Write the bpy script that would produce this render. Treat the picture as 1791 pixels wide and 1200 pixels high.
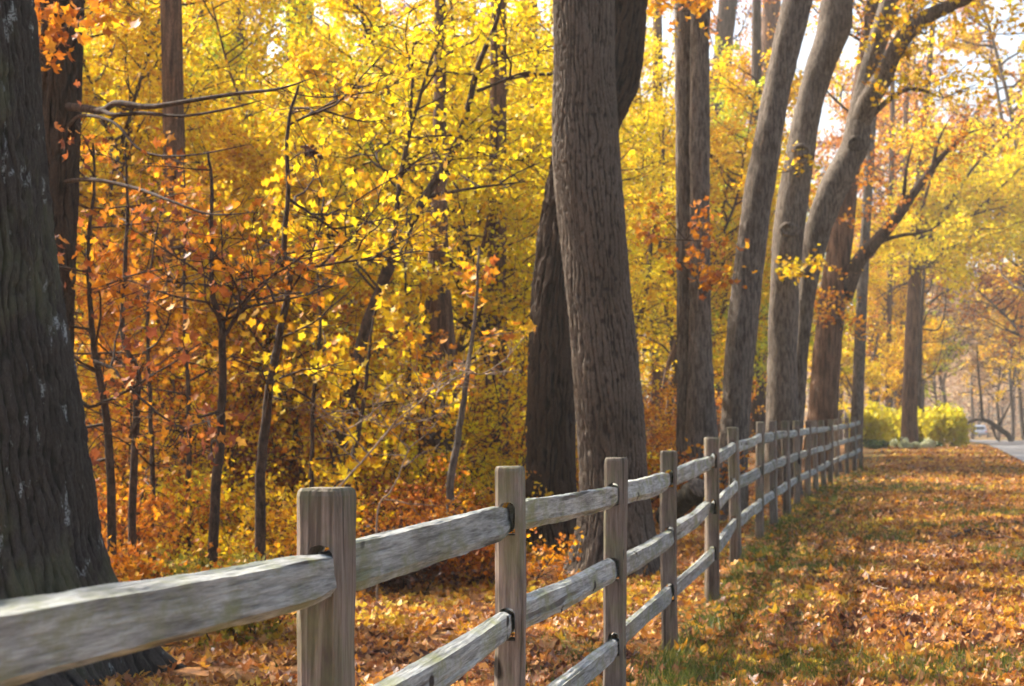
import bpy, math, random
import numpy as np
from mathutils import Vector, Matrix

# ------------------------------------------------------------------ camera, world, sun, exposure
for o in list(bpy.data.objects):
    bpy.data.objects.remove(o)
SC = bpy.context.scene
COL = SC.collection
W0, H0 = 1791.0, 1200.0
LENS = 65.0
F = W0 * LENS / 36.0
EYE = 1.3
HORIZON = 757.0
PITCH = math.atan((HORIZON - 600.0) / F)

cam_d = bpy.data.cameras.new('camera')
cam = bpy.data.objects.new('camera', cam_d)
COL.objects.link(cam)
cam.location = (0, 0, EYE)
cam.rotation_euler = (math.pi / 2 + PITCH, 0, 0)
cam_d.lens = LENS
cam_d.sensor_width = 36.0
cam_d.clip_end = 3000
cam_d.dof.use_dof = True
cam_d.dof.focus_distance = 5.2
cam_d.dof.aperture_fstop = 9.0
SC.camera = cam

SUN_EL = math.radians(42)
SUN_AZ = math.radians(-56)           # measured from +Y, clockwise; negative = to the left
world = bpy.data.worlds.new('World')
SC.world = world
world.use_nodes = True
wn = world.node_tree
wn.nodes.clear()
sky = wn.nodes.new('ShaderNodeTexSky')
sky.sky_type = 'NISHITA'
sky.sun_disc = False
sky.sun_elevation = SUN_EL
sky.sun_rotation = SUN_AZ
sky.air_density = 1.0
sky.dust_density = 5.0
sky.ozone_density = 1.0
bg = wn.nodes.new('ShaderNodeBackground')
bg.inputs['Strength'].default_value = 0.15
wo = wn.nodes.new('ShaderNodeOutputWorld')
wn.links.new(sky.outputs[0], bg.inputs['Color'])
wn.links.new(bg.outputs[0], wo.inputs['Surface'])

sun_d = bpy.data.lights.new('sun', 'SUN')
sun_d.energy = 5.0
sun_d.angle = math.radians(0.55)
sun_d.color = (1.0, 0.94, 0.82)
sun = bpy.data.objects.new('sun', sun_d)
COL.objects.link(sun)
to_sun = Vector((math.sin(SUN_AZ) * math.cos(SUN_EL), math.cos(SUN_AZ) * math.cos(SUN_EL), math.sin(SUN_EL)))
sun.rotation_euler = to_sun.to_track_quat('Z', 'Y').to_euler()

vs = SC.view_settings
vs.view_transform = 'Standard'
vs.look = 'None'
vs.exposure = 1.28
vs.gamma = 1.0
vs.use_curve_mapping = False
SC.render.engine = 'CYCLES'
cy = SC.cycles
cy.max_bounces = 5
cy.diffuse_bounces = 3
cy.glossy_bounces = 2
cy.transmission_bounces = 3
cy.transparent_max_bounces = 4
cy.volume_bounces = 0
cy.use_denoising = True
cy.use_adaptive_sampling = True
cy.adaptive_threshold = 0.05
cy.sample_clamp_indirect = 8.0
cy.caustics_reflective = False
cy.caustics_refractive = False

# ------------------------------------------------------------------ helpers
CP, SP = math.cos(PITCH), math.sin(PITCH)


def at(px, py, D):
    """world point seen at photo pixel (px, py) at world distance y = D"""
    a = (px - W0 / 2) / F
    b = (H0 / 2 - py) / F
    dy = CP - b * SP
    dz = SP + b * CP
    return np.array([a * D / dy, D, EYE + dz * D / dy])


_gd = np.array([-40, 0, 10, 13.3, 16, 19, 26, 38, 45, 60, 90, 300, 3000.])
_gh = np.array([0, 0, 0, .067, .145, .205, .27, .35, .45, .56, .68, .75, .75])
_rt = np.random.default_rng(5).random((256, 256))


def vn(u, v, pu=256, seed=0):
    """smooth value noise 0..1, periodic in u with integer period pu"""
    u = np.asarray(u, float); v = np.asarray(v, float)
    iu = np.floor(u).astype(int); iv = np.floor(v).astype(int)
    fu = u - iu; fv = v - iv
    fu = fu * fu * (3 - 2 * fu); fv = fv * fv * (3 - 2 * fv)
    s1, s2 = (seed * 37) % 256, (seed * 101) % 256
    def g(a, b):
        return _rt[(np.mod(a, pu) + s1) % 256, (b + s2) % 256]
    return (g(iu, iv) * (1 - fu) + g(iu + 1, iv) * fu) * (1 - fv) + (g(iu, iv + 1) * (1 - fu) + g(iu + 1, iv + 1) * fu) * fv


def gz(x, y):
    """ground height"""
    base = np.interp(y, _gd, _gh)
    near = np.clip(1 - np.abs(np.asarray(y, float)) / 120, 0, 1)
    return base + near * (0.07 * (vn(np.asarray(x) * .45 + 50, np.asarray(y) * .45 + 50, seed=3) - .5)
                          + .03 * (vn(np.asarray(x) * 1.4 + 50, np.asarray(y) * 1.4 + 50, seed=4) - .5))


def gpt(px, D):
    x = (px - W0 / 2) / F * D
    return np.array([x, D, float(gz(x, D))])


def mesh_np(name, V, Fc, mat=None, attrs=None, smooth=False):
    """V (n,3); Fc (m,k) faces of equal size, or a list of such arrays; attrs {name: (domain, values)}"""
    me = bpy.data.meshes.new(name)
    V = np.asarray(V, np.float32)
    if isinstance(Fc, np.ndarray):
        Fc = [Fc]
    Fc = [np.asarray(f, np.int32) for f in Fc if len(f)]
    nl = sum(f.size for f in Fc); nf = sum(len(f) for f in Fc)
    me.vertices.add(len(V)); me.vertices.foreach_set('co', V.ravel())
    me.loops.add(nl); me.polygons.add(nf)
    me.loops.foreach_set('vertex_index', np.concatenate([f.ravel() for f in Fc]))
    tot = np.concatenate([np.full(len(f), f.shape[1], np.int32) for f in Fc])
    st = np.concatenate([[0], np.cumsum(tot)[:-1]]).astype(np.int32)
    me.polygons.foreach_set('loop_start', st)
    me.polygons.foreach_set('loop_total', tot)
    me.update(calc_edges=True)
    me.validate(verbose=False)
    if smooth:
        me.polygons.foreach_set('use_smooth', np.ones(len(me.polygons), bool))
    for k, (dom, val) in (attrs or {}).items():
        a = me.attributes.new(k, 'FLOAT', dom)
        a.data.foreach_set('value', np.asarray(val, np.float32))
    if mat:
        me.materials.append(mat)
    return me


def link(name, me, parent=None, loc=None):
    o = bpy.data.objects.new(name, me)
    COL.objects.link(o)
    if parent:
        o.parent = parent
    if loc is not None:
        o.location = loc
    return o


def tag(o, label=None, cat=None, group=None, kind=None):
    if label: o['label'] = label
    if cat: o['category'] = cat
    if group: o['group'] = group
    if kind: o['kind'] = kind
    return o


def empty(name, loc, label, cat, group=None):
    o = bpy.data.objects.new(name, None)
    COL.objects.link(o)
    o.location = loc
    o.empty_display_size = .2
    return tag(o, label, cat, group)


def set_mat(o, m):
    """give this copy its own material while it shares mesh data"""
    o.material_slots[0].link = 'OBJECT'
    o.material_slots[0].material = m


def copy_tree(o, parent=None):
    c = o.copy(); COL.objects.link(c); c.parent = parent
    for ch in list(o.children):
        copy_tree(ch, c)
    return c


def catmull(P, m):
    P = np.asarray(P, float)
    n = len(P)
    if n < 3:
        t = np.linspace(0, 1, m)[:, None]
        return P[0] * (1 - t) + P[-1] * t
    Q = np.vstack([2 * P[0] - P[1], P, 2 * P[-1] - P[-2]])
    out = []
    for t in np.linspace(0, n - 1 - 1e-9, m):
        i = int(t); f = t - i
        a, b, c, d = Q[i], Q[i + 1], Q[i + 2], Q[i + 3]
        out.append(.5 * ((2 * b) + (c - a) * f + (2 * a - 5 * b + 4 * c - d) * f * f + (3 * b - a - 3 * c + d) * f ** 3))
    return np.array(out)


class Tubes:
    """collects tapered tubes into one mesh"""
    def __init__(s): s.V = []; s.Q = []; s.n = 0
    def add(s, P, R, k=6):
        P = np.asarray(P, float); R = np.asarray(R, float)
        m = len(P)
        T = np.gradient(P, axis=0)
        T /= np.linalg.norm(T, axis=1)[:, None] + 1e-12
        ref = np.array([0, 0, 1.]) if abs(T[0][2]) < .85 else np.array([1., 0, 0])
        A = np.cross(T, ref); A /= np.linalg.norm(A, axis=1)[:, None] + 1e-9
        B = np.cross(T, A)
        th = np.linspace(0, 2 * math.pi, k, endpoint=False)
        ring = (A[:, None, :] * np.cos(th)[None, :, None] + B[:, None, :] * np.sin(th)[None, :, None]) * R[:, None, None]
        V = (P[:, None, :] + ring).reshape(-1, 3)
        i = np.arange(m - 1)[:, None] * k; j = np.arange(k)[None, :]; j2 = (j + 1) % k
        Q = np.stack([i + j, i + j2, i + k + j2, i + k + j], -1).reshape(-1, 4) + s.n
        s.V.append(V); s.Q.append(Q); s.n += len(V)
    def mesh(s, name, mat, origin=(0, 0, 0)):
        return mesh_np(name, np.vstack(s.V) - np.asarray(origin), np.vstack(s.Q), mat, smooth=True)


# leaf templates: (verts, tris); x across, y along, z normal
def star(lobes):
    v = [(0, .42, -.03)] + [(x, y, z) for x, y, z in lobes]
    n = len(lobes)
    return np.array(v), np.array([(0, 1 + i, 1 + (i + 1) % n) for i in range(n)])


MAPLE = star([(0, 0, .02), (.30, .10, .05), (.16, .30, 0), (.52, .48, .10), (.22, .62, .02), (0, 1.0, .08),
              (-.22, .62, .02), (-.52, .48, .10), (-.16, .30, 0), (-.30, .10, .05)])
OAK = star([(0, 0, .03), (.16, .16, .02), (.10, .32, 0), (.30, .45, .09), (.14, .60, .01), (.24, .74, .06), (0, 1.0, .04),
            (-.24, .74, .06), (-.14, .60, .01), (-.30, .45, .09), (-.10, .32, 0), (-.16, .16, .02)])
SIMPLE = (np.array([(0, 0, 0), (.34, .40, .10), (.20, .78, .06), (0, 1, 0), (-.20, .78, .06), (-.34, .40, .10)]),
          np.array([(0, 1, 2), (0, 2, 3), (0, 3, 4), (0, 4, 5)]))
KITE = (np.array([(0, 0, 0), (.36, .5, .10), (0, 1, 0), (-.36, .5, .10)]), np.array([(0, 1, 2), (0, 2, 3)]))


def leaf_arrays(P, S, tmpl, rng, tilt, curl=0.0):
    """place leaves at P with sizes S; tilt = max angle (rad) of the leaf plane to the horizontal"""
    tv, tf = tmpl
    n = len(P)
    yaw = rng.random(n) * 2 * math.pi
    a = rng.normal(0, 1, n) * tilt * .5
    b = rng.normal(0, 1, n) * tilt * .5
    cyw, syw = np.cos(yaw), np.sin(yaw)
    X = tv[None, :, 0] * S[:, None] * (.8 + .4 * rng.random(n))[:, None]
    Y = (tv[None, :, 1] - .4) * S[:, None]
    Z = tv[None, :, 2] * S[:, None] * (1 + curl * (rng.random(n)[:, None] * 4 - 1))
    if curl:
        Z = Z + curl * S[:, None] * ((tv[None, :, 1] - .4) ** 2) * (rng.random(n)[:, None] * 1.6 - .3)
    ca, sa = np.cos(a)[:, None], np.sin(a)[:, None]
    Y, Z = Y * ca - Z * sa, Y * sa + Z * ca
    cb, sb = np.cos(b)[:, None], np.sin(b)[:, None]
    X, Z = X * cb + Z * sb, -X * sb + Z * cb
    X, Y = X * cyw[:, None] - Y * syw[:, None], X * syw[:, None] + Y * cyw[:, None]
    V = np.stack([X, Y, Z], -1) + P[:, None, :]
    k = len(tv)
    Fc = (tf[None] + (np.arange(n) * k)[:, None, None]).reshape(-1, 3)
    return V.reshape(-1, 3), Fc, len(tf)


def leaf_mesh(name, P, S, tmpl, rng, tilt, mat, origin=(0, 0, 0), curl=0.0, rnd=None):
    P = np.asarray(P) - np.asarray(origin)
    V, Fc, m = leaf_arrays(P, np.asarray(S), tmpl, rng, tilt, curl)
    r = rng.random(len(P)) if rnd is None else rnd
    return mesh_np(name, V, Fc, mat, {'rnd': ('FACE', np.repeat(r, m))})


# ------------------------------------------------------------------ materials
def new_mat(name):
    m = bpy.data.materials.new(name)
    m.use_nodes = True
    nt = m.node_tree
    nt.nodes.clear()
    out = nt.nodes.new('ShaderNodeOutputMaterial')
    return m, nt, out


def N(nt, t, **kw):
    n = nt.nodes.new(t)
    for k, v in kw.items():
        if k.startswith('i_'):
            n.inputs[k[2:].replace('_', ' ')].default_value = v
        else:
            setattr(n, k, v)
    return n


def ramp(nt, stops, interp='LINEAR'):
    r = nt.nodes.new('ShaderNodeValToRGB')
    e = r.color_ramp.elements
    while len(e) < len(stops):
        e.new(.5)
    for el, (p, c) in zip(e, stops):
        el.position = p
        el.color = (c[0], c[1], c[2], 1) if len(c) == 3 else c
    r.color_ramp.interpolation = interp
    return r


def mixc(nt, a, b, fac, mode='MIX'):
    n = nt.nodes.new('ShaderNodeMix')
    n.data_type = 'RGBA'
    n.blend_type = mode
    for sock, val in ((n.inputs[0], fac), (n.inputs[6], a), (n.inputs[7], b)):
        if hasattr(val, 'is_linked') or hasattr(val, 'links'):
            nt.links.new(val, sock)
        elif isinstance(val, (tuple, list)):
            sock.default_value = (val[0], val[1], val[2], 1)
        else:
            sock.default_value = val
    return n.outputs[2]


def noise(nt, vec, scale, detail=3, rough=.55, mapscale=None):
    if mapscale is not None:
        mp = N(nt, 'ShaderNodeMapping')
        mp.inputs['Scale'].default_value = mapscale
        nt.links.new(vec, mp.inputs['Vector'])
        vec = mp.outputs[0]
    n = N(nt, 'ShaderNodeTexNoise')
    n.inputs['Scale'].default_value = scale
    n.inputs['Detail'].default_value = detail
    n.inputs['Roughness'].default_value = rough
    nt.links.new(vec, n.inputs['Vector'])
    return n.outputs[0]


def leaf_mat(name, stops, trans=.5, rough=.5, veins=True):
    m, nt, out = new_mat(name)
    at_ = N(nt, 'ShaderNodeAttribute', attribute_name='rnd')
    tc = N(nt, 'ShaderNodeTexCoord')
    oi = N(nt, 'ShaderNodeObjectInfo')
    # clumps of slightly different hue + per leaf random
    cl = noise(nt, tc.outputs['Object'], .55, 2)
    mth = N(nt, 'ShaderNodeMath', operation='MULTIPLY_ADD')
    nt.links.new(cl, mth.inputs[0]); mth.inputs[1].default_value = .9; mth.inputs[2].default_value = -.45
    ad = N(nt, 'ShaderNodeMath', operation='ADD')
    nt.links.new(at_.outputs['Fac'], ad.inputs[0]); nt.links.new(mth.outputs[0], ad.inputs[1])
    o2 = N(nt, 'ShaderNodeMath', operation='MULTIPLY_ADD')
    nt.links.new(oi.outputs['Random'], o2.inputs[0]); o2.inputs[1].default_value = .24; o2.inputs[2].default_value = -.12
    ad2 = N(nt, 'ShaderNodeMath', operation='ADD', use_clamp=True)
    nt.links.new(ad.outputs[0], ad2.inputs[0]); nt.links.new(o2.outputs[0], ad2.inputs[1])
    rp = ramp(nt, stops)
    nt.links.new(ad2.outputs[0], rp.inputs[0])
    bl = noise(nt, tc.outputs['Object'], 38, 2)
    dr = ramp(nt, [(.35, (.72, .66, .55)), (.62, (1, 1, 1))])
    nt.links.new(bl, dr.inputs[0])
    col = mixc(nt, rp.outputs[0], dr.outputs[0], .8, 'MULTIPLY')
    bs = N(nt, 'ShaderNodeBsdfPrincipled')
    bs.inputs['Roughness'].default_value = rough
    bs.inputs['Specular IOR Level'].default_value = .25
    nt.links.new(col, bs.inputs['Base Color'])
    tr = N(nt, 'ShaderNodeBsdfTranslucent')
    nt.links.new(col, tr.inputs['Color'])
    mx = N(nt, 'ShaderNodeMixShader')
    mx.inputs[0].default_value = trans
    nt.links.new(bs.outputs[0], mx.inputs[1]); nt.links.new(tr.outputs[0], mx.inputs[2])
    nt.links.new(mx.outputs[0], out.inputs['Surface'])
    return m


L = {}
L['yellow'] = leaf_mat('leaf_yellow', [(0, (.76, .42, .010)), (.22, (.86, .60, .010)), (.6, (.89, .71, .012)), (1, (.80, .73, .025))], .58)
L['gold'] = leaf_mat('leaf_gold', [(0, (.60, .26, .012)), (.35, (.80, .46, .012)), (.7, (.86, .62, .015)), (1, (.88, .68, .02))], .58)
L['green'] = leaf_mat('leaf_yellow_green', [(0, (.76, .62, .015)), (.35, (.70, .68, .02)), (.7, (.50, .60, .03)), (1, (.30, .44, .03))], .55)
L['orange'] = leaf_mat('leaf_orange', [(0, (.40, .11, .015)), (.35, (.64, .22, .015)), (.7, (.78, .34, .015)), (1, (.84, .50, .02))], .5)
L['rust'] = leaf_mat('leaf_rust', [(0, (.20, .05, .02)), (.4, (.42, .12, .03)), (.75, (.58, .20, .03)), (1, (.64, .34, .05))], .42)
L['tan'] = leaf_mat('leaf_tan', [(0, (.42, .24, .14)), (.5, (.58, .38, .22)), (1, (.66, .50, .26))], .5)
L['dark'] = leaf_mat('leaf_dark_brown', [(0, (.05, .02, .015)), (1, (.12, .05, .03))], .2)
L['litter'] = leaf_mat('leaf_litter', [(0, (.07, .026, .018)), (.14, (.17, .060, .030)), (.26, (.34, .15, .07)), (.38, (.43, .145, .030)), (.50, (.53, .23, .05)),
                                       (.62, (.50, .27, .11)), (.73, (.66, .27, .025)), (.86, (.74, .43, .045)), (1, (.76, .57, .06))], .33, .45)
L['bush'] = leaf_mat('leaf_bush_lemon', [(0, (.62, .50, .02)), (.5, (.80, .70, .03)), (1, (.66, .66, .05))], .5)
L['herb'] = leaf_mat('leaf_herb', [(0, (.14, .15, .02)), (.3, (.34, .30, .03)), (.65, (.56, .42, .04)), (1, (.52, .22, .03))], .45)
L['evergreen'] = leaf_mat('leaf_ground_green', [(0, (.03, .06, .015)), (1, (.10, .15, .03))], .3)
L['cream'] = leaf_mat('flower_cream', [(0, (.62, .66, .38)), (1, (.80, .80, .58))], .4)


def bark_mat(name, dark, light, zs=.16, scale=14, bump=.5, lichen=0.0, attr=False, moss=0.0):
    m, nt, out = new_mat(name)
    tc = N(nt, 'ShaderNodeTexCoord')
    ob = tc.outputs['Object']
    n1 = noise(nt, ob, scale, 5, .62, (1, 1, zs))
    n2 = noise(nt, ob, scale * 4.2, 4, .6, (1, 1, .35))
    n3 = noise(nt, ob, 2.4, 5, .62, (1, 1, .45))
    if attr:
        a = N(nt, 'ShaderNodeAttribute', attribute_name='ridge')
        fac = a.outputs['Fac']
        rp = ramp(nt, [(.22, dark), (.60, light)])
        nt.links.new(fac, rp.inputs[0])
    else:
        rp = ramp(nt, [(.36, dark), (.60, light)])
        nt.links.new(n1, rp.inputs[0])
    v = ramp(nt, [(.28, (.42, .40, .38)), (.72, (1.38, 1.34, 1.30))])
    nt.links.new(n2, v.inputs[0])
    col = mixc(nt, rp.outputs[0], v.outputs[0], .85, 'MULTIPLY')
    w = ramp(nt, [(.32, (.50, .44, .38)), (.5, (.92, .90, .88)), (.68, (1.22, 1.22, 1.2))])
    nt.links.new(n3, w.inputs[0])
    col = mixc(nt, col, w.outputs[0], .7, 'MULTIPLY')
    if lichen:
        ln = noise(nt, ob, 11, 5, .62, (1, 1, .42))
        lr = ramp(nt, [(.628 - lichen * .02, (0, 0, 0)), (.70 - lichen * .02, (1, 1, 1))])
        nt.links.new(ln, lr.inputs[0])
        l2 = noise(nt, ob, 90, 2, .6)
        l2r = ramp(nt, [(.38, (0, 0, 0)), (.52, (1, 1, 1))])
        nt.links.new(l2, l2r.inputs[0])
        lm = mixc(nt, lr.outputs[0], l2r.outputs[0], 1.0, 'MULTIPLY')
        col = mixc(nt, col, (.27, .30, .30), lm)
    if moss:
        mn = noise(nt, ob, 2.2, 4, .6, (1, 1, .5))
        mr = ramp(nt, [(.52, (0, 0, 0)), (.72, (moss, moss, moss))])
        nt.links.new(mn, mr.inputs[0])
        col = mixc(nt, col, (.10, .12, .045), mr.outputs[0])
    bs = N(nt, 'ShaderNodeBsdfPrincipled')
    bs.inputs['Roughness'].default_value = .85
    bs.inputs['Specular IOR Level'].default_value = .2
    nt.links.new(col, bs.inputs['Base Color'])
    ad = N(nt, 'ShaderNodeMath', operation='MULTIPLY_ADD')
    nt.links.new(n2, ad.inputs[0]); ad.inputs[1].default_value = .4
    nt.links.new(n1, ad.inputs[2])
    bp = N(nt, 'ShaderNodeBump')
    bp.inputs['Strength'].default_value = bump
    bp.inputs['Distance'].default_value = .03 if not attr else .022
    nt.links.new(ad.outputs[0], bp.inputs['Height'])
    nt.links.new(bp.outputs[0], bs.inputs['Normal'])
    nt.links.new(bs.outputs[0], out.inputs['Surface'])
    return m


B = {}
B['charcoal'] = bark_mat('bark_charcoal', (.006, .005, .004), (.042, .038, .034), scale=30, attr=True, bump=.9, lichen=1.0, moss=.5)
B['grey'] = bark_mat('bark_grey', (.032, .022, .016), (.125, .100, .080), scale=34, attr=True, bump=.9)
B['furrow'] = bark_mat('bark_dark_furrowed', (.006, .0035, .0025), (.056, .035, .023), scale=30, attr=True, bump=.9)
B['mid'] = bark_mat('bark_grey_brown', (.070, .053, .042), (.21, .175, .145), .20, 34, .8)
B['brown'] = bark_mat('bark_red_brown', (.050, .026, .015), (.20, .115, .070), .10, 18, .9)
B['dark'] = bark_mat('bark_dark', (.030, .020, .014), (.11, .075, .055), .14, 18, .8)
B['twig'] = bark_mat('bark_twig', (.030, .020, .014), (.09, .055, .038), .5, 30, .2)
B['pale'] = bark_mat('bark_pale_twig', (.20, .14, .095), (.38, .29, .21), .5, 30, .2)
B['log'] = bark_mat('bark_rotten_log', (.012, .010, .008), (.06, .05, .035), .5, 18, .8)


def wood_mat(name, axis, c1, c2, green, cracks=.5):
    """weathered timber; axis = local axis the grain runs along (0 = x, 2 = z)"""
    m, nt, out = new_mat(name)
    tc = N(nt, 'ShaderNodeTexCoord')
    oi = N(nt, 'ShaderNodeObjectInfo')
    off = N(nt, 'ShaderNodeVectorMath', operation='SCALE')
    off.inputs[0].default_value = (13.7, 7.3, 5.1)
    nt.links.new(oi.outputs['Random'], off.inputs['Scale'])
    ad = N(nt, 'ShaderNodeVectorMath', operation='ADD')
    nt.links.new(tc.outputs['Object'], ad.inputs[0]); nt.links.new(off.outputs[0], ad.inputs[1])
    v = ad.outputs[0]
    s = [1, 1, 1]; s[axis] = .055
    s2 = [1, 1, 1]; s2[axis] = .025
    g0 = noise(nt, v, 150, 4, .7, s)
    g1b = noise(nt, v, 48, 5, .65, s)
    g1n = N(nt, 'ShaderNodeMath', operation='MULTIPLY_ADD')
    nt.links.new(g0, g1n.inputs[0]); g1n.inputs[1].default_value = .8
    g1m = N(nt, 'ShaderNodeMath', operation='MULTIPLY_ADD')
    nt.links.new(g1b, g1m.inputs[0]); g1m.inputs[1].default_value = .8; g1m.inputs[2].default_value = -.30
    nt.links.new(g1m.outputs[0], g1n.inputs[2])
    g1 = g1n.outputs[0]
    g2 = noise(nt, v, 34, 3, .5, s2)
    big = noise(nt, v, 3.2, 4, .6)
    rp = ramp(nt, [(.30, c1), (.68, c2)])
    nt.links.new(g1, rp.inputs[0])
    col = rp.outputs[0]
    bw = ramp(nt, [(.3, (.74, .72, .70)), (.7, (1.12, 1.12, 1.12))])
    nt.links.new(big, bw.inputs[0])
    col = mixc(nt, col, bw.outputs[0], .8, 'MULTIPLY')
    # dark checks along the grain
    ck = ramp(nt, [(.33, (0, 0, 0)), (.385, (1, 1, 1))])
    nt.links.new(g2, ck.inputs[0])
    col = mixc(nt, col, mixc(nt, (.05, .035, .025), col, ck.outputs[0]), cracks)
    # lichen / algae film
    gn = noise(nt, v, 9, 5, .7, [1 if i != axis else .5 for i in range(3)])
    gr = ramp(nt, [(.47, (0, 0, 0)), (.66, (green, green, green))])
    nt.links.new(gn, gr.inputs[0])
    col = mixc(nt, col, (.20, .21, .09), gr.outputs[0])
    kn = noise(nt, v, 8.5, 1, .4, [1 if i != axis else .55 for i in range(3)])
    kr = ramp(nt, [(.725, (0, 0, 0)), (.755, (1, 1, 1))])
    nt.links.new(kn, kr.inputs[0])
    col = mixc(nt, col, (.022, .016, .012), kr.outputs[0])
    gp = N(nt, 'ShaderNodeSeparateXYZ')
    nt.links.new(tc.outputs['Object'], gp.inputs[0])
    if axis == 2:
        tp = N(nt, 'ShaderNodeMath', operation='MULTIPLY_ADD')
        nt.links.new(gn, tp.inputs[0]); tp.inputs[1].default_value = .9
        nt.links.new(gp.outputs['Z'], tp.inputs[2])
        mr = N(nt, 'ShaderNodeMapRange')
        mr.inputs['From Min'].default_value = 1.50; mr.inputs['From Max'].default_value = 1.78
        mr.inputs['To Min'].default_value = 0; mr.inputs['To Max'].default_value = .75
        nt.links.new(tp.outputs[0], mr.inputs['Value'])
        col = mixc(nt, col, (.105, .105, .05), mr.outputs[0])
        bz = N(nt, 'ShaderNodeMath', operation='MULTIPLY_ADD')
        nt.links.new(gn, bz.inputs[0]); bz.inputs[1].default_value = .5
        nt.links.new(gp.outputs['Z'], bz.inputs[2])
        m2 = N(nt, 'ShaderNodeMapRange')
        m2.inputs['From Min'].default_value = .46; m2.inputs['From Max'].default_value = .20
        m2.inputs['To Min'].default_value = 0; m2.inputs['To Max'].default_value = .7
        nt.links.new(bz.outputs[0], m2.inputs['Value'])
        col = mixc(nt, col, (.075, .065, .035), m2.outputs[0])
    hv = N(nt, 'ShaderNodeMath', operation='MULTIPLY_ADD')
    nt.links.new(oi.outputs['Random'], hv.inputs[0]); hv.inputs[1].default_value = .30; hv.inputs[2].default_value = .85
    sc = N(nt, 'ShaderNodeVectorMath', operation='SCALE')
    nt.links.new(col, sc.inputs[0]); nt.links.new(hv.outputs[0], sc.inputs['Scale'])
    bs = N(nt, 'ShaderNodeBsdfPrincipled')
    bs.inputs['Roughness'].default_value = .8
    bs.inputs['Specular IOR Level'].default_value = .2
    nt.links.new(sc.outputs[0], bs.inputs['Base Color'])
    b2 = N(nt, 'ShaderNodeMath', operation='MULTIPLY_ADD')
    nt.links.new(ck.outputs[0], b2.inputs[0]); b2.inputs[1].default_value = .6
    nt.links.new(g1, b2.inputs[2])
    bp = N(nt, 'ShaderNodeBump')
    bp.inputs['Strength'].default_value = .55
    bp.inputs['Distance'].default_value = .006
    nt.links.new(b2.outputs[0], bp.inputs['Height'])
    nt.links.new(bp.outputs[0], bs.inputs['Normal'])
    nt.links.new(bs.outputs[0], out.inputs['Surface'])
    return m


M_RAIL = wood_mat('wood_rail', 0, (.13, .13, .118), (.50, .505, .47), .85, .8)
M_POST = wood_mat('wood_post', 2, (.11, .082, .064), (.30, .24, .195), .45, .7)


def plain(name, c, rough=.6, metal=0.0, spec=.4):
    m, nt, out = new_mat(name)
    tc = N(nt, 'ShaderNodeTexCoord')
    n = noise(nt, tc.outputs['Object'], 6, 4)
    r = ramp(nt, [(.3, [x * .88 for x in c]), (.7, [min(1, x * 1.08) for x in c])])
    nt.links.new(n, r.inputs[0])
    bs = N(nt, 'ShaderNodeBsdfPrincipled')
    bs.inputs['Roughness'].default_value = rough
    bs.inputs['Metallic'].default_value = metal
    bs.inputs['Specular IOR Level'].default_value = spec
    nt.links.new(r.outputs[0], bs.inputs['Base Color'])
    nt.links.new(bs.outputs[0], out.inputs['Surface'])
    return m


def ground_mat():
    m, nt, out = new_mat('ground_soil_and_grass')
    geo = N(nt, 'ShaderNodeNewGeometry')
    p = geo.outputs['Position']
    a = noise(nt, p, .9, 4, .6)
    b = noise(nt, p, 7, 4, .65)
    c = noise(nt, p, 40, 3, .6)
    fine = ramp(nt, [(.30, (.055, .030, .016)), (.48, (.18, .075, .025)), (.60, (.30, .14, .04)), (.72, (.40, .24, .06))])
    nt.links.new(b, fine.inputs[0])
    gr = ramp(nt, [(.3, (.035, .055, .012)), (.7, (.11, .14, .028))])
    nt.links.new(c, gr.inputs[0])
    mk = ramp(nt, [(.46, (0, 0, 0)), (.60, (1, 1, 1))])
    nt.links.new(a, mk.inputs[0])
    # painted per vertex: 1 = mown grass shows, 0 = forest floor
    at_ = N(nt, 'ShaderNodeAttribute', attribute_name='grassy')
    f = N(nt, 'ShaderNodeMath', operation='MULTIPLY')
    nt.links.new(mk.outputs[0], f.inputs[0]); nt.links.new(at_.outputs['Fac'], f.inputs[1])
    col = mixc(nt, fine.outputs[0], gr.outputs[0], f.outputs[0])
    bs = N(nt, 'ShaderNodeBsdfPrincipled')
    bs.inputs['Roughness'].default_value = .9
    bs.inputs['Specular IOR Level'].default_value = .15
    nt.links.new(col, bs.inputs['Base Color'])
    bp = N(nt, 'ShaderNodeBump')
    bp.inputs['Strength'].default_value = .8
    bp.inputs['Distance'].default_value = .05
    nt.links.new(b, bp.inputs['Height'])
    nt.links.new(bp.outputs[0], bs.inputs['Normal'])
    nt.links.new(bs.outputs[0], out.inputs['Surface'])
    return m


M_GROUND = ground_mat()


def asphalt_mat():
    m, nt, out = new_mat('asphalt')
    geo = N(nt, 'ShaderNodeNewGeometry')
    a = noise(nt, geo.outputs['Position'], 60, 3)
    b = noise(nt, geo.outputs['Position'], .4, 3)
    r = ramp(nt, [(.3, (.10, .10, .105)), (.7, (.17, .17, .175))])
    nt.links.new(a, r.inputs[0])
    r2 = ramp(nt, [(.3, (.8, .8, .8)), (.7, (1.15, 1.13, 1.1))])
    nt.links.new(b, r2.inputs[0])
    col = mixc(nt, r.outputs[0], r2.outputs[0], 1, 'MULTIPLY')
    bs = N(nt, 'ShaderNodeBsdfPrincipled')
    bs.inputs['Roughness'].default_value = .6
    nt.links.new(col, bs.inputs['Base Color'])
    nt.links.new(bs.outputs[0], out.inputs['Surface'])
    return m


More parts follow.
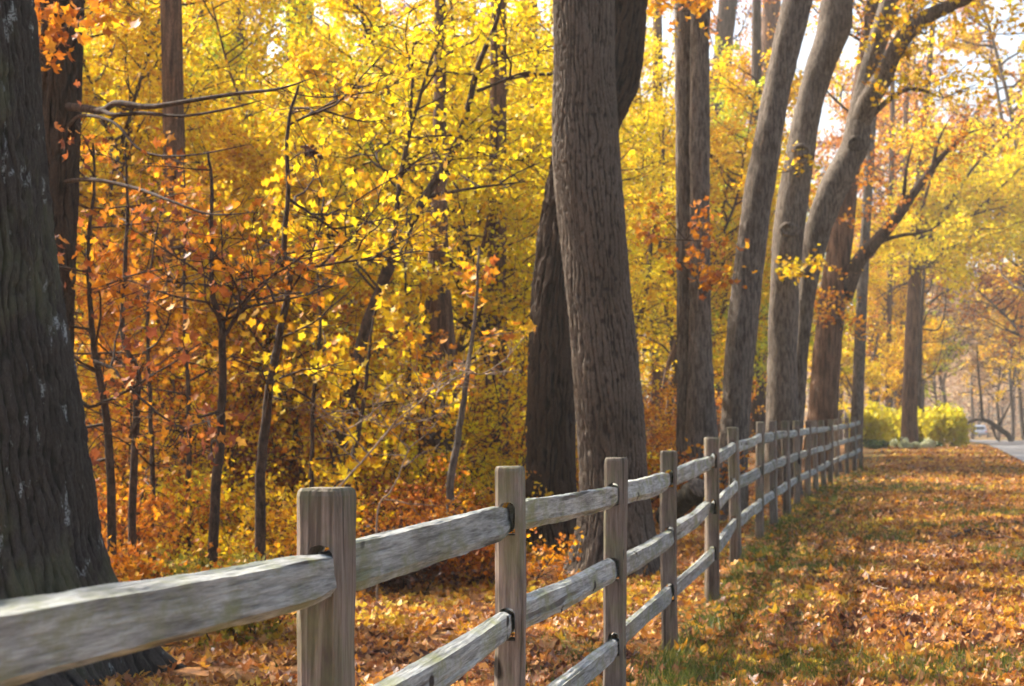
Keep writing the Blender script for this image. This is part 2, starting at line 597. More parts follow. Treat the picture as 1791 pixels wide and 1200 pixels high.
# ------------------------------------------------------------------ fence line
POST_PX = [573, 889, 1075, 1170, 1242, 1285, 1328, 1352, 1374, 1393, 1411, 1426, 1439, 1451, 1463, 1480, 1493, 1504]
POST_D = [3.75, 5.9, 8.3, 10.9, 13.3, 16.2, 18.8, 21.3, 23.8, 26.3, 28.6, 31.0, 33.4, 35.8, 38.2, 40.6, 43.0, 45.4]
POST_X = [(p - W0 / 2) / F * d for p, d in zip(POST_PX, POST_D)]
POST_X = [-.374 - (3.75 - 1.25) * .183] + POST_X
_tops = [853, 815, 800, 788, 765, 747, 738, 736, 736, 736, 735.5, 735, 735, 734, 733, 731, 729, 727]
POST_Z = [.03] + [EYE + (HORIZON - t) / F * d - 1.2 for t, d in zip(_tops, POST_D)]
POST_D = [1.25] + POST_D


def fence_x(y):
    return np.interp(y, [-30] + POST_D + [120], [POST_X[0] - 31.25 * .18] + POST_X + [POST_X[-1] + 75 * .21])


# ------------------------------------------------------------------ ground and road
def build_ground():
    ys = np.concatenate([np.arange(-30, 3, 1.5), np.arange(3, 30, .3), np.arange(30, 60, .8), np.arange(60, 130, 4), np.geomspace(130, 2500, 24)])
    xs = np.concatenate([-np.geomspace(2000, 14, 30), np.arange(-13.6, 16, .4), np.geomspace(16.4, 2000, 34)])
    X, Y = np.meshgrid(xs, ys)
    Z = gz(X, Y)
    V = np.stack([X, Y, Z], -1).reshape(-1, 3)
    nx, ny = len(xs), len(ys)
    i = np.arange(ny - 1)[:, None] * nx; j = np.arange(nx - 1)[None, :]
    Q = np.stack([i + j, i + j + 1, i + nx + j + 1, i + nx + j], -1).reshape(-1, 4)
    d = X - fence_x(Y)
    g = np.clip((d + 1.2) / 1.0, 0.12, 1.0)
    g = np.where((Y > 60) & (d > 0), 1.0, g)
    o = link('ground', mesh_np('ground', V, Q, M_GROUND, {'grassy': ('POINT', g.ravel())}, smooth=True))
    return tag(o, kind='structure')


GROUND = build_ground()


ROAD = [(1.5, -10), (6.0, 15), (13.4, 48), (20.4, 78), (26.8, 106), (31, 135), (27, 180), (12, 230)]


def build_road():
    # runs beside the lawn, roughly parallel to the fence, then bends away to the left far off
    c = catmull(ROAD, 120)
    t = np.gradient(c, axis=0); t /= np.linalg.norm(t, axis=1)[:, None]
    nrm = np.stack([t[:, 1], -t[:, 0]], -1)
    off = np.array([-3.0, -1.0, 1.0, 3.0])
    # left edge of the road lies 3 m left of its centre line
    P = c[:, None, :] + nrm[:, None, :] * off[None, :, None]
    P[..., 0] += 3.0
    Z = gz(P[..., 0], P[..., 1]) + .055
    Z = np.maximum(Z, np.median(Z, axis=1)[:, None] - .01)
    V = np.concatenate([P, Z[..., None]], -1).reshape(-1, 3)
    k = 4
    i = np.arange(len(c) - 1)[:, None] * k; j = np.arange(k - 1)[None, :]
    Q = np.stack([i + j, i + j + 1, i + k + j + 1, i + k + j], -1).reshape(-1, 4)
    o = link('road', mesh_np('road', V, Q, asphalt_mat(), smooth=True))
    tag(o, kind='structure')


build_road()


# ------------------------------------------------------------------ fence
def build_post(i, x, y, yaw, rng, parent):
    h = 1.2
    w, d = .090 + rng.uniform(-.005, .005), .125 + rng.uniform(-.01, .01)
    zb = -.30
    fine = i < 9
    nz = 60 if fine else 10
    # outline with chamfered corners
    c = .012
    hw, hd = w / 2, d / 2
    out = [(-hw + c, -hd), (hw - c, -hd), (hw, -hd + c), (hw, hd - c), (hw - c, hd), (-hw + c, hd), (-hw, hd - c), (-hw, -hd + c)]
    out = np.array(out)
    if fine:     # more points per side
        o2 = []
        for k in range(8):
            a, b = out[k], out[(k + 1) % 8]
            m = 5 if k % 2 == 0 else 1
            for q in range(m):
                o2.append(a + (b - a) * q / m)
        out = np.array(o2)
    k = len(out)
    zs = np.concatenate([np.linspace(zb, h - .016, nz), [h - .006, h]])
    sc = np.concatenate([np.ones(nz), [.96, .86]])
    V = []
    sd = i * 11 + 3
    lean = rng.normal(0, .013, 2)
    for z, s in zip(zs, sc):
        u = np.arange(k) / k
        wob = (vn(u * 8, np.full(k, z * 2.5), 8, sd) - .5) * .008 + (vn(u * 16, np.full(k, z * 9), 16, sd + 1) - .5) * .004
        if not fine: wob *= .5
        rad = 1 + wob / .055
        bow = .006 * math.sin(z * 2.3 + sd)
        V.append(np.stack([out[:, 0] * s * rad + lean[0] * z + bow, out[:, 1] * s * rad + lean[1] * z, np.full(k, z)], -1))
    V = np.vstack(V)
    n = len(zs)
    ii = np.arange(n - 1)[:, None] * k; j = np.arange(k)[None, :]; j2 = (j + 1) % k
    Q = np.stack([ii + j, ii + j2, ii + k + j2, ii + k + j], -1).reshape(-1, 4)
    faces = [tuple(q) for q in Q.tolist()] + [tuple(range(k - 1, -1, -1)), tuple(range((n - 1) * k, n * k))]
    me = bpy.data.meshes.new('post')
    me.from_pydata(V.tolist(), [], faces)
    me.materials.append(M_POST)
    o = link('post', me, parent, (x, y, POST_Z[i]))
    o.rotation_euler = (0, 0, yaw)
    # through slots for the rails
    cv, cf = [], []
    for zc in SLOT_Z:
        a = len(cv)
        sw, sh = .025, .052
        zc2 = zc + .006
        prof = [(-sw, -sh), (sw, -sh), (sw, sh * .62), (sw * .72, sh * .9), (0, sh), (-sw * .72, sh * .9), (-sw, sh * .62)][::-1]
        m = len(prof)
        for yy in (-.2, .2):
            for px_, pz in prof:
                cv.append((px_ + lean[0] * zc2, yy, zc2 + pz))
        for q in range(m):
            q2 = (q + 1) % m
            cf.append((a + q, a + q2, a + m + q2, a + m + q))
        cf.append(tuple(a + q for q in range(m - 1, -1, -1)))
        cf.append(tuple(a + m + q for q in range(m)))
    cme = bpy.data.meshes.new('cut')
    cme.from_pydata(cv, [], cf)
    co = bpy.data.objects.new('cut', cme)
    COL.objects.link(co)
    co.matrix_world = o.matrix_basis
    md = o.modifiers.new('slots', 'BOOLEAN')
    md.operation = 'DIFFERENCE'
    md.object = co
    md.solver = 'EXACT'
    return o, co


SLOT_Z = [1.03, .70, .37]


def rail_mesh(L_, rng, fine, tall, thick):
    """hand-split rail: irregular faceted section, rough-tapered ends"""
    n = 110 if fine else 14
    per = 6 if fine else 2
    t = np.linspace(0, 1, n)
    x = (t - .5) * L_
    e = np.minimum(x + L_ / 2, L_ / 2 - x)
    taper = np.clip((e - .03) / rng.uniform(.12, .30), 0, 1); taper = taper * taper * (3 - 2 * taper)
    sd = int(rng.integers(1, 5000))
    j = lambda v, s=.10: v + rng.uniform(-s, s)
    prof = [(-1, j(-.62, .2)), (j(-.55, .2), j(-.96, .04)), (j(.60, .2), j(-.92, .08)), (1, j(-.35, .3)), (j(.92), j(.50, .2)), (j(.25, .35), j(.98, .03)), (j(-.70, .18), j(.80, .12))]
    pts = []
    m = len(prof)
    for q in range(m):
        a, b = np.array(prof[q]), np.array(prof[(q + 1) % m])
        for r in range(per):
            pts.append(a + (b - a) * r / per)
    pts = np.array(pts)
    k = len(pts)
    u = np.arange(k) / k
    corner = (np.arange(k) % per == 0)
    V = []
    for a in range(n):
        H = tall / 2 * (.76 + .24 * taper[a]) * (1 + .22 * (vn(x[a] * 1.5 + 9, 0.5, seed=sd) - .5))
        T = thick / 2 * (.62 + .38 * taper[a]) * (1 + .25 * (vn(x[a] * 1.7 + 3, 4.5, seed=sd) - .5))
        w = 1 + .12 * (vn(u * 7, np.full(k, x[a] * 1.0), 7, sd + 2) - .5)
        if fine:
            g1 = vn(u * k * .8, np.full(k, x[a] * .9), 256, sd + 4)
            w = w + .05 * (vn(u * k, np.full(k, x[a] * 16), 256, sd + 5) - .5) - .16 * np.clip(g1 - .66, 0, 1) * 3 * (~corner)
            w = w + .05 * (vn(u * k * .5, np.full(k, x[a] * 5), 256, sd + 8) - .5)
        sag = -.004 * (1 - (2 * t[a] - 1) ** 2) + .014 * (vn(x[a] * 1.0 + 7, 2.2, seed=sd + 6) - .5)
        tw = .25 * (vn(x[a] * .7 + 5, 6.1, seed=sd + 9) - .5)
        yy = pts[:, 0] * T * w; zz = pts[:, 1] * H * w
        V.append(np.stack([np.full(k, x[a]) + (.012 * (vn(u * 9, np.full(k, .5), 9, sd) - .5) if a in (0, n - 1) else 0),
                           yy * math.cos(tw) - zz * math.sin(tw) + .02 * (vn(x[a] * .9, 8.8, seed=sd + 7) - .5), zz * math.cos(tw) + yy * math.sin(tw) + sag], -1))
    V = np.vstack(V)
    i = np.arange(n - 1)[:, None] * k; jj = np.arange(k)[None, :]; j2 = (jj + 1) % k
    Q = np.stack([i + jj, i + j2, i + k + j2, i + k + jj], -1).reshape(-1, 4)
    faces = [tuple(q) for q in Q.tolist()] + [tuple(range(k - 1, -1, -1)), tuple(range((n - 1) * k, n * k))]
    me = bpy.data.meshes.new('rail')
    me.from_pydata(V.tolist(), [], faces)
    me.polygons.foreach_set('use_smooth', np.ones(len(me.polygons), bool))
    me.set_sharp_from_angle(angle=math.radians(20))
    me.materials.append(M_RAIL)
    return me


def build_fence():
    rng = np.random.default_rng(12)
    root = empty('split_rail_fence', (0, 0, 0), 'weathered grey split-rail timber fence running along the leafy lawn', 'fence')
    n = len(POST_D)
    cuts, posts = [], []
    twist = {1: -.02, 2: .10, 3: .0, 4: .12, 5: .22, 6: -.05, 7: .10, 8: -.04, 9: -.10, 10: .14}
    for i in range(n):
        a = max(i - 1, 0); b = min(i + 1, n - 1)
        yaw = -math.atan2(POST_X[b] - POST_X[a], POST_D[b] - POST_D[a])
        o, c = build_post(i, POST_X[i], POST_D[i], yaw + twist.get(i, float(rng.normal(0, .08))), rng, root)
        posts.append(o); cuts.append(c)
    bpy.context.view_layer.update()
    dg = bpy.context.evaluated_depsgraph_get()
    for o in posts:
        me = bpy.data.meshes.new_from_object(o.evaluated_get(dg))
        o.modifiers.clear()
        old = o.data
        o.data = me
        me.name = 'post'
        bpy.data.meshes.remove(old)
    for c in cuts:
        m = c.data
        bpy.data.objects.remove(c); bpy.data.meshes.remove(m)
    for i in range(n - 1):
        A = np.array([POST_X[i], POST_D[i], POST_Z[i]])
        Bp = np.array([POST_X[i + 1], POST_D[i + 1], POST_Z[i + 1]])
        for q, z in enumerate(SLOT_Z):
            s = .008 if (i + q) % 2 else -.008
            ha = z + rng.uniform(-.006, .006); hb = z + rng.uniform(-.006, .006)
            pa = Vector(A + np.array([0, 0, ha])); pb = Vector(Bp + np.array([0, 0, hb]))
            d = pb - pa
            L_ = d.length + .03
            me = rail_mesh(L_, rng, i < 7, .102 + rng.uniform(-.010, .008), .056 + rng.uniform(-.006, .008))
            o = link('rail', me, root)
            ex = d.normalized(); ez = Vector((0, 0, 1)); ey = ez.cross(ex).normalized(); ez = ex.cross(ey)
            M = Matrix((ex, ey, ez)).transposed().to_4x4()
            M.translation = (pa + pb) / 2 + ey * s
            o.matrix_basis = M @ Matrix.Rotation(rng.normal(0, .10), 4, 'X')
    return root


build_fence()


# ------------------------------------------------------------------ trunks
def ring_trunk(C, R, nseg, bark, seed, flare=(.5, .35, 5), lo=0.0):
    """trunk of horizontal rings with modelled bark. C centres, R radii (resampled already)"""
    C = np.asarray(C); R = np.asarray(R)
    m = len(C)
    th = np.arange(nseg) / nseg
    U, Vv = np.meshgrid(th, C[:, 2])
    z0 = C[0, 2]
    kind, nr, fz, A = bark
    if kind == 'furrow':
        wu = (vn(U * 8, Vv * .8, 8, seed) - .5) * .9 + (vn(U * 20, Vv * 5, 20, seed + 5) - .5) * .55
        ph_ = nr * U + 1.7 * (vn(U * 12, Vv * 1.6, 12, seed + 1) - .5) + 1.3 * (vn(U * 34, Vv * 4.5, 34, seed + 2) - .5) + wu * .3
        val = np.abs(np.sin(math.pi * ph_)) ** .8
        deep = vn(U * nr, Vv * fz, nr, seed + 4)                       # furrows deepen and close again
        val = np.clip(val * 1.5 - .25 + .55 * (deep - .35), 0, 1)
        brk = vn(U * nr * 2, Vv * fz * 4.5, min(nr * 2, 250), seed + 9)  # short cross breaks
        val = val * (.35 + .65 * np.clip((brk - .24) * 5, 0, 1))
        n3 = vn(U * nr * 3, Vv * 26, min(nr * 3, 250), seed + 3)
        h = val * .64 + n3 * .36
    else:                       # scaly plates
        wu = (vn(U * 10, Vv * 2, 10, seed) - .5) * 1.3
        n1 = vn(U * nr + wu, Vv * fz, nr, seed + 1)
        n2 = vn(U * nr * 1.0 + .5 + wu, Vv * fz * 2.3, nr, seed + 2)
        n3 = vn(U * nr * 2, Vv * fz * 4, min(nr * 2, 250), seed + 3)
        h = np.clip(.5 * n1 + .32 * n2 + .3 * n3 - .05, 0, 1)
        h = np.clip((h - .30) / .38, 0, 1)
    zrel = Vv - z0
    fa, fh, nl = flare
    ph = seed * 1.7
    lob = .5 + .5 * np.cos(U * 2 * math.pi * nl + ph + .6 * np.sin(U * 2 * math.pi * 2 + ph))
    fl = 1 + fa * np.exp(-np.clip(zrel, 0, None) / fh) * (.35 + 1.0 * lob ** 1.5)
    big = 1 + .10 * (vn(U * 5, Vv * .9, 5, seed + 7) - .5) + .06 * (vn(U * 9, Vv * 2, 9, seed + 8) - .5)
    r = R[:, None] * fl * big + A * (h - .5)
    ang = U * 2 * math.pi
    X = C[:, 0][:, None] + r * np.cos(ang)
    Y = C[:, 1][:, None] + r * np.sin(ang)
    V = np.stack([X, Y, Vv], -1).reshape(-1, 3)
    i = np.arange(m - 1)[:, None] * nseg; j = np.arange(nseg)[None, :]; j2 = (j + 1) % nseg
    Q = np.stack([i + j, i + j2, i + nseg + j2, i + nseg + j], -1).reshape(-1, 4)
    return V, Q, h.ravel()


def px_path(rows, D, top=None, topr=.5):
    """rows: (y, xl, xr) in photo pixels at depth D -> centres, radii, ordered from the ground up"""
    rows = sorted(rows, key=lambda r: -r[0])
    C, R = [], []
    for y, xl, xr in rows:
        C.append(at((xl + xr) / 2, y, D)); R.append((xr - xl) / 2 / F * D)
    C = np.array(C); R = np.array(R)
    g = float(gz(C[0][0], D))
    if C[0][2] > g - .05:
        k = (C[1] - C[0]) / max(C[1][2] - C[0][2], .01)
        b = C[0] + k * (g - .15 - C[0][2])
        C = np.vstack([b, C]); R = np.concatenate([[R[0] * 1.04], R])
    if top is not None and top > C[-1][2] + .5:
        dirn = (C[-1] - C[-2]); dirn = dirn / dirn[2]
        hgt = top - C[-1][2]
        e = C[-1] + dirn * hgt * .5; e2 = C[-1] + dirn * hgt * .5 + np.array([dirn[0] * .4, dirn[1] * .4, 1]) * hgt * .5
        C = np.vstack([C, e, e2]); R = np.concatenate([R, [R[-1] * .75, R[-1] * topr]])
    return C, R


def resample(C, R, zs):
    C = np.asarray(C); o = np.argsort(C[:, 2]); C = C[o]; R = np.asarray(R)[o]
    # smooth
    dense = catmull(np.hstack([C, R[:, None]]), 12 * len(C))
    o = np.argsort(dense[:, 2]); dense = dense[o]
    return np.stack([np.interp(zs, dense[:, 2], dense[:, k]) for k in (0, 1)] + [zs], -1), np.interp(zs, dense[:, 2], dense[:, 3])


def branch(rng, p, d, Ln, r, level, T, LP, leaf_n, spread=.05, curve=.22, up=.10, k=5, twigs=6, zmin=None):
    """one limb with side twigs; appends tubes to T and leaf points to LP"""
    n = 7 if level else 4
    P = [np.array(p, float)]
    d = np.array(d, float); d /= np.linalg.norm(d)
    for q in range(n - 1):
        d = d + rng.normal(0, curve, 3) * np.array([1, 1, .7]) + np.array([0, 0, up])
        d /= np.linalg.norm(d)
        P.append(P[-1] + d * Ln / (n - 1))
    P = np.array(P)
    R = np.linspace(r, max(r * .25, .0022), n)
    T.add(P, R, k if level else 3)
    if level == 0:
        m = leaf_n
        t = rng.random(m) ** .7 * (n - 1)
        i = np.minimum(t.astype(int), n - 2); f = (t - i)[:, None]
        LP.append(P[i] * (1 - f) + P[i + 1] * f + rng.normal(0, spread, (m, 3)))
        return
    for q in range(twigs):
        t = rng.uniform(.18, 1.0) * (n - 1)
        i = min(int(t), n - 2); f = t - i
        b = P[i] * (1 - f) + P[i + 1] * f
        ax = P[i + 1] - P[i]; ax /= np.linalg.norm(ax)
        s = rng.normal(0, 1, 3); s -= ax * s.dot(ax); s /= np.linalg.norm(s) + 1e-9
        s[2] *= .6
        dd = ax * rng.uniform(.3, .9) + s * rng.uniform(.6, 1.1)
        branch(rng, b, dd, Ln * rng.uniform(.28, .5), r * .42, level - 1, T, LP, leaf_n, spread, curve, up * .4, 4, max(3, twigs - 2))


def gen_crown(seed, stems, nb, t0, blen, leaf_n, twigs=6, r=.018, up=.08, spread=.06, level=1, elev=(.0, .7)):
    """stems: list of point arrays; returns (Tubes, leaf points)"""
    rng = np.random.default_rng(seed)
    T = Tubes(); LP = []
    for P in stems:
        P = np.asarray(P)
        for q in range(nb):
            t = (t0 + (1 - t0) * (q + rng.random()) / nb) * (len(P) - 1)
            i = min(int(t), len(P) - 2); f = t - i
            b = P[i] * (1 - f) + P[i + 1] * f
            a = rng.random() * 2 * math.pi
            el = rng.uniform(*elev)
            d = np.array([math.cos(a) * math.cos(el), math.sin(a) * math.cos(el), math.sin(el)])
            frac = (t / (len(P) - 1) - t0) / (1 - t0 + 1e-6)
            Lb = blen * (1.0 - .55 * frac) * rng.uniform(.7, 1.2)
            branch(rng, b, d, Lb, r * (1.1 - .5 * frac), level, T, LP, leaf_n, spread, .2, up, 5, twigs)
    return T, np.vstack(LP)


# ------------------------------------------------------------------ row of big trees by the fence (each its own object)
def big_tree(label, rows_list, D, bark, mat, hi, seed, flare=(.45, .4, 5), top=15.0, crown=None, name='oak_tree', limbs=(), limb_mat=None, sprays=(), spray_mat='gold', depth_off=0, knots=()):
    roots = None
    trunk_meshes = []
    for si, rows in enumerate(rows_list):
        Dd = D + depth_off * si
        C, R = px_path(rows, Dd, top)
        if roots is None:
            bx, by = C[0][0], C[0][1]
            base = np.array([bx, by, float(gz(bx, by))])
            roots = empty(name, base, label, 'tree')
        zt = C[:, 2].max()
        zvis = at(900, -30, Dd)[2]
        z0 = C[:, 2].min()
        if hi:
            zs = np.concatenate([np.arange(z0, zvis, hi[1]), np.arange(zvis, zt, .3), [zt]])
        else:
            zs = np.concatenate([np.arange(z0, zvis, .07), np.arange(zvis, zt, .5), [zt]])
        Cc, Rr = resample(C, R, zs)
        V, Q, h = ring_trunk(Cc, Rr, hi[0] if hi else 36, bark, seed + si, flare if si == 0 or z0 < base[2] + .3 else (0, 1, 3))
        me = mesh_np('trunk', V - base, Q, mat, {'ridge': ('POINT', h)}, smooth=True)
        link('trunk', me, roots)
        trunk_meshes.append((Cc, Rr))
    for pts, r0, r1 in limbs:
        P = catmull([at(*p) for p in pts], 26)
        rr = np.linspace(r0, r1, 26) * (1 + .12 * (vn(np.linspace(0, 7, 26), 3.3, seed=seed) - .5))
        rr[-6:] *= np.array([1, .97, .9, .75, .5, .03])
        T = Tubes()
        T.add(P, rr, 12)
        link('limb', T.mesh('limb', limb_mat or mat, base), roots)
    for px, py, Dp, rx, rz, rt in knots:       # raised rim of an old branch scar
        c = at(px, py, Dp)
        th = np.linspace(0, 2 * math.pi, 25)
        wob = 1 + .25 * (vn(th / 6.2832 * 6, np.full(25, 2.7), 6, seed) - .5)
        P = np.stack([c[0] + rx * wob * np.cos(th), c[1] + .35 * rx * np.abs(np.cos(th)), c[2] + rz * wob * np.sin(th)], -1)
        T = Tubes()
        T.add(P, rt * (1 + .5 * (vn(th / 6.2832 * 8, np.full(25, 6.2), 8, seed + 1) - .5)), 8)
        link('knot', T.mesh('knot', mat, base), roots)
    rng = np.random.default_rng(seed + 77)
    for px, py, Dp, n, Ln in sprays:
        T = Tubes(); LP = []
        p = at(px, py, Dp)
        for q in range(n):
            d = rng.normal(0, 1, 3); d[2] = abs(d[2]) * .4
            d[1] -= .6
            branch(rng, p, d, Ln * rng.uniform(.6, 1.2), .008, 1, T, LP, 9, .06, .25, .02, 4, 5)
        LPs = np.vstack(LP)
        tw = link('twig', T.mesh('twig', B['twig'], base), roots)
        link('foliage', leaf_mesh('foliage', LPs, rng.uniform(.06, .11, len(LPs)), MAPLE, rng, 1.6, L[spray_mat], base), tw)
    if crown:
        cm, nb, t0, bl, ln = crown
        stems = [c[:: max(1, len(c) // 40)] for c, r in trunk_meshes]
        stems = [s[s[:, 2] > zt * .45] for s in stems]
        stems = [s for s in stems if len(s) > 2]
        T, P = gen_crown(seed + 200, stems, nb, t0, bl, ln, 7, .05, .12, .16, 1, (.1, .9))
        rng = np.random.default_rng(seed + 300)
        link('branches', T.mesh('branches', B['dark'], base), roots)
        link('crown', leaf_mesh('crown', P, rng.uniform(.11, .17, len(P)), KITE, rng, 1.8, L[cm], base), roots)
    return roots


def build_row():
    # charcoal trunk at the left edge of the picture
    big_tree('massive charcoal trunk with pale lichen spots standing behind the nearest fence rail',
             [[(1150, -330, 215), (1050, -300, 192), (950, -285, 165), (850, -275, 152), (700, -268, 128), (500, -262, 102), (250, -260, 76), (0, -258, 52), (-200, -255, 40)]],
             10.0, ('furrow', 72, 2.6, .042), B['charcoal'], (560, .014), 3, (.62, .22, 6), 17, ('gold', 18, .35, 3.6, 20))
    # ruddy trunk right behind it, with the long dark limb reaching into the wood
    big_tree('red-brown trunk close behind the massive charcoal trunk with a long dark limb',
             [[(860, 40, 118), (700, 52, 124), (500, 58, 128), (300, 64, 134), (100, 62, 141), (0, 60, 144), (-150, 56, 146)]],
             13.0, ('furrow', 20, 2.0, .035), B['furrow'], (150, .02), 9, (.3, .3, 5), 16, ('gold', 14, .35, 3.4, 18),
             limbs=[([(100, 185, 13.0), (150, 190, 12.7), (180, 193, 12.5), (205, 180, 12.3), (260, 187, 12.1), (340, 175, 11.8), (420, 163, 11.6), (490, 155, 11.4), (560, 132, 11.2)], .032, .006),
                    ([(178, 192, 12.5), (200, 201, 12.3), (250, 198, 12.2), (320, 203, 12.0), (400, 190, 11.8), (470, 172, 11.7)], .018, .005),
                    ([(110, 235, 13.0), (140, 203, 12.7), (200, 215, 12.3), (250, 265, 12.1), (330, 272, 11.8), (450, 250, 11.5)], .016, .004),
                    ([(100, 320, 13.0), (160, 314, 12.6), (240, 330, 12.2), (300, 352, 11.8), (370, 375, 11.6), (460, 370, 11.4)], .018, .004)],
             limb_mat=B['twig'], sprays=[(75, 110, 12.4, 4, .7), (100, 60, 12.3, 5, .8), (120, 470, 12.2, 3, .6)], spray_mat='orange')
    # twin trunk in the middle, front stem
    big_tree('thick grey-barked trunk behind the third fence post, front one of the crossing pair',
             [[(1010, 1006, 1150), (930, 1014, 1140), (850, 1016, 1130), (750, 1010, 1124), (650, 1003, 1115), (550, 996, 1106), (450, 986, 1098), (350, 975, 1092), (250, 968, 1084), (150, 967, 1078), (0, 968, 1076), (-150, 968, 1074)]],
             15.6, ('furrow', 46, 5.0, .024), B['grey'], (340, .012), 21, (.55, .30, 5), 17, ('gold', 14, .35, 3.6, 12))
    big_tree('dark deeply furrowed trunk crossing behind the thick grey trunk and leaning rightward',
             [[(960, 918, 1012), (850, 924, 1006), (700, 925, 1005), (550, 929, 1010), (450, 937, 1018), (350, 950, 1036), (250, 975, 1070), (150, 1020, 1114), (60, 1044, 1126), (0, 1050, 1132), (-150, 1075, 1150)]],
             17.6, ('furrow', 26, 2.0, .050), B['furrow'], (220, .018), 31, (.35, .3, 5), 17, ('orange', 12, .35, 3.6, 10))
    # pair of stems left of the leaning trunk
    big_tree('slim twin-stemmed tree, brown and grey stems pressed together, behind the fifth fence post',
             [[(860, 1192, 1262), (780, 1196, 1256), (650, 1203, 1248), (500, 1205, 1243), (300, 1206, 1241), (100, 1207, 1240), (0, 1208, 1242), (-150, 1210, 1244)],
              [(860, 1180, 1222), (780, 1183, 1220), (650, 1185, 1220), (500, 1184, 1220), (300, 1182, 1220), (100, 1181, 1222), (0, 1180, 1222), (-150, 1176, 1218)]],
             21.5, ('scale', 22, 5, .016), B['mid'], None, 41, (.25, .4, 4), 18, ('orange', 10, .3, 3.4, 10), depth_off=.25,
             sprays=[(1200, 420, 20.9, 4, .7), (1225, 520, 20.9, 3, .6), (1195, 20, 20.8, 4, .7)], spray_mat='orange')
    big_tree('straight grey trunk leaning steadily rightward above the sixth fence post',
             [[(900, 1240, 1304), (740, 1260, 1310), (600, 1270, 1322), (450, 1285, 1337), (300, 1308, 1360), (150, 1336, 1385), (0, 1368, 1421), (-150, 1400, 1452)]],
             23.0, ('scale', 24, 5, .016), B['mid'], None, 51, (.25, .4, 4), 18, ('gold', 10, .3, 3.4, 10))
    big_tree('knotty grey trunk forking low into a second arching stem with a swollen knot',
             [[(880, 1334, 1404), (720, 1340, 1396), (600, 1343, 1394), (480, 1347, 1398), (400, 1352, 1408), (300, 1368, 1420), (200, 1389, 1436), (120, 1408, 1460), (50, 1428, 1490), (0, 1436, 1492), (-150, 1452, 1508)],
              [(800, 1372, 1402), (640, 1388, 1412), (560, 1392, 1420), (480, 1397, 1434), (400, 1408, 1455), (330, 1430, 1485), (260, 1466, 1520), (235, 1476, 1522), (200, 1484, 1524), (100, 1510, 1544), (0, 1540, 1578), (-150, 1580, 1620)]],
             29.0, ('scale', 22, 4, .016), B['mid'], None, 61, (.2, .4, 4), 18, ('orange', 9, .3, 3.4, 10), depth_off=.5,
             limbs=[([(1503, 215, 29.5), (1520, 175, 29.3), (1545, 135, 29.0), (1565, 90, 28.8), (1600, 45, 28.6), (1650, 15, 28.4), (1720, -10, 28.2)], .19, .09),
                    ([(1522, 205, 29.5), (1560, 170, 29.2), (1600, 155, 29.0), (1650, 172, 28.8)], .05, .02)],
             knots=[(1381, 402, 28.74, .13, .08, .045), (1403, 264, 28.76, .11, .08, .045), (1499, 252, 29.26, .12, .10, .045)],
             sprays=[(1380, 300, 28.4, 3, .6), (1410, 480, 28.2, 3, .6), (1660, 12, 28.4, 9, 1.5), (1720, -8, 28.2, 9, 1.6), (1600, 160, 29, 6, 1.2), (1650, 172, 28.8, 7, 1.3), (1620, 60, 28.6, 6, 1.3), (1740, 60, 28.3, 6, 1.4)], spray_mat='gold')
    big_tree('dark brown leaning trunk beyond the knotty grey one with orange leaf sprays',
             [[(860, 1400, 1474), (730, 1412, 1466), (600, 1424, 1472), (500, 1436, 1482), (400, 1450, 1494), (330, 1462, 1500), (200, 1484, 1516), (100, 1500, 1528), (0, 1514, 1538)]],
             43.0, ('furrow', 16, 2, .02), B['brown'], None, 71, (.2, .4, 4), 17, ('orange', 9, .3, 3.4, 10),
             limbs=[([(1478, 520, 43), (1500, 460, 42.6), (1530, 425, 42.3), (1565, 385, 42), (1600, 335, 41.8), (1632, 292, 41.6), (1655, 266, 41.5), (1690, 235, 41.2), (1730, 222, 41)], .20, .012),
                    ([(1565, 385, 42), (1580, 340, 41.8), (1586, 290, 41.6), (1600, 240, 41.5)], .07, .012), ([(1632, 292, 41.6), (1640, 250, 41.5), (1662, 205, 41.4)], .06, .01), ([(1530, 425, 42.3), (1575, 412, 42), (1620, 405, 41.8), (1660, 380, 41.6)], .06, .01)], limb_mat=B['dark'],
             sprays=[(1440, 545, 42.2, 8, 1.3), (1460, 560, 42.2, 6, 1.3), (1500, 330, 42, 6, 1.4), (1560, 380, 42, 6, 1.4), (1650, 272, 41.5, 9, 1.6), (1600, 300, 41.6, 5, 1.6)], spray_mat='orange')


build_row()


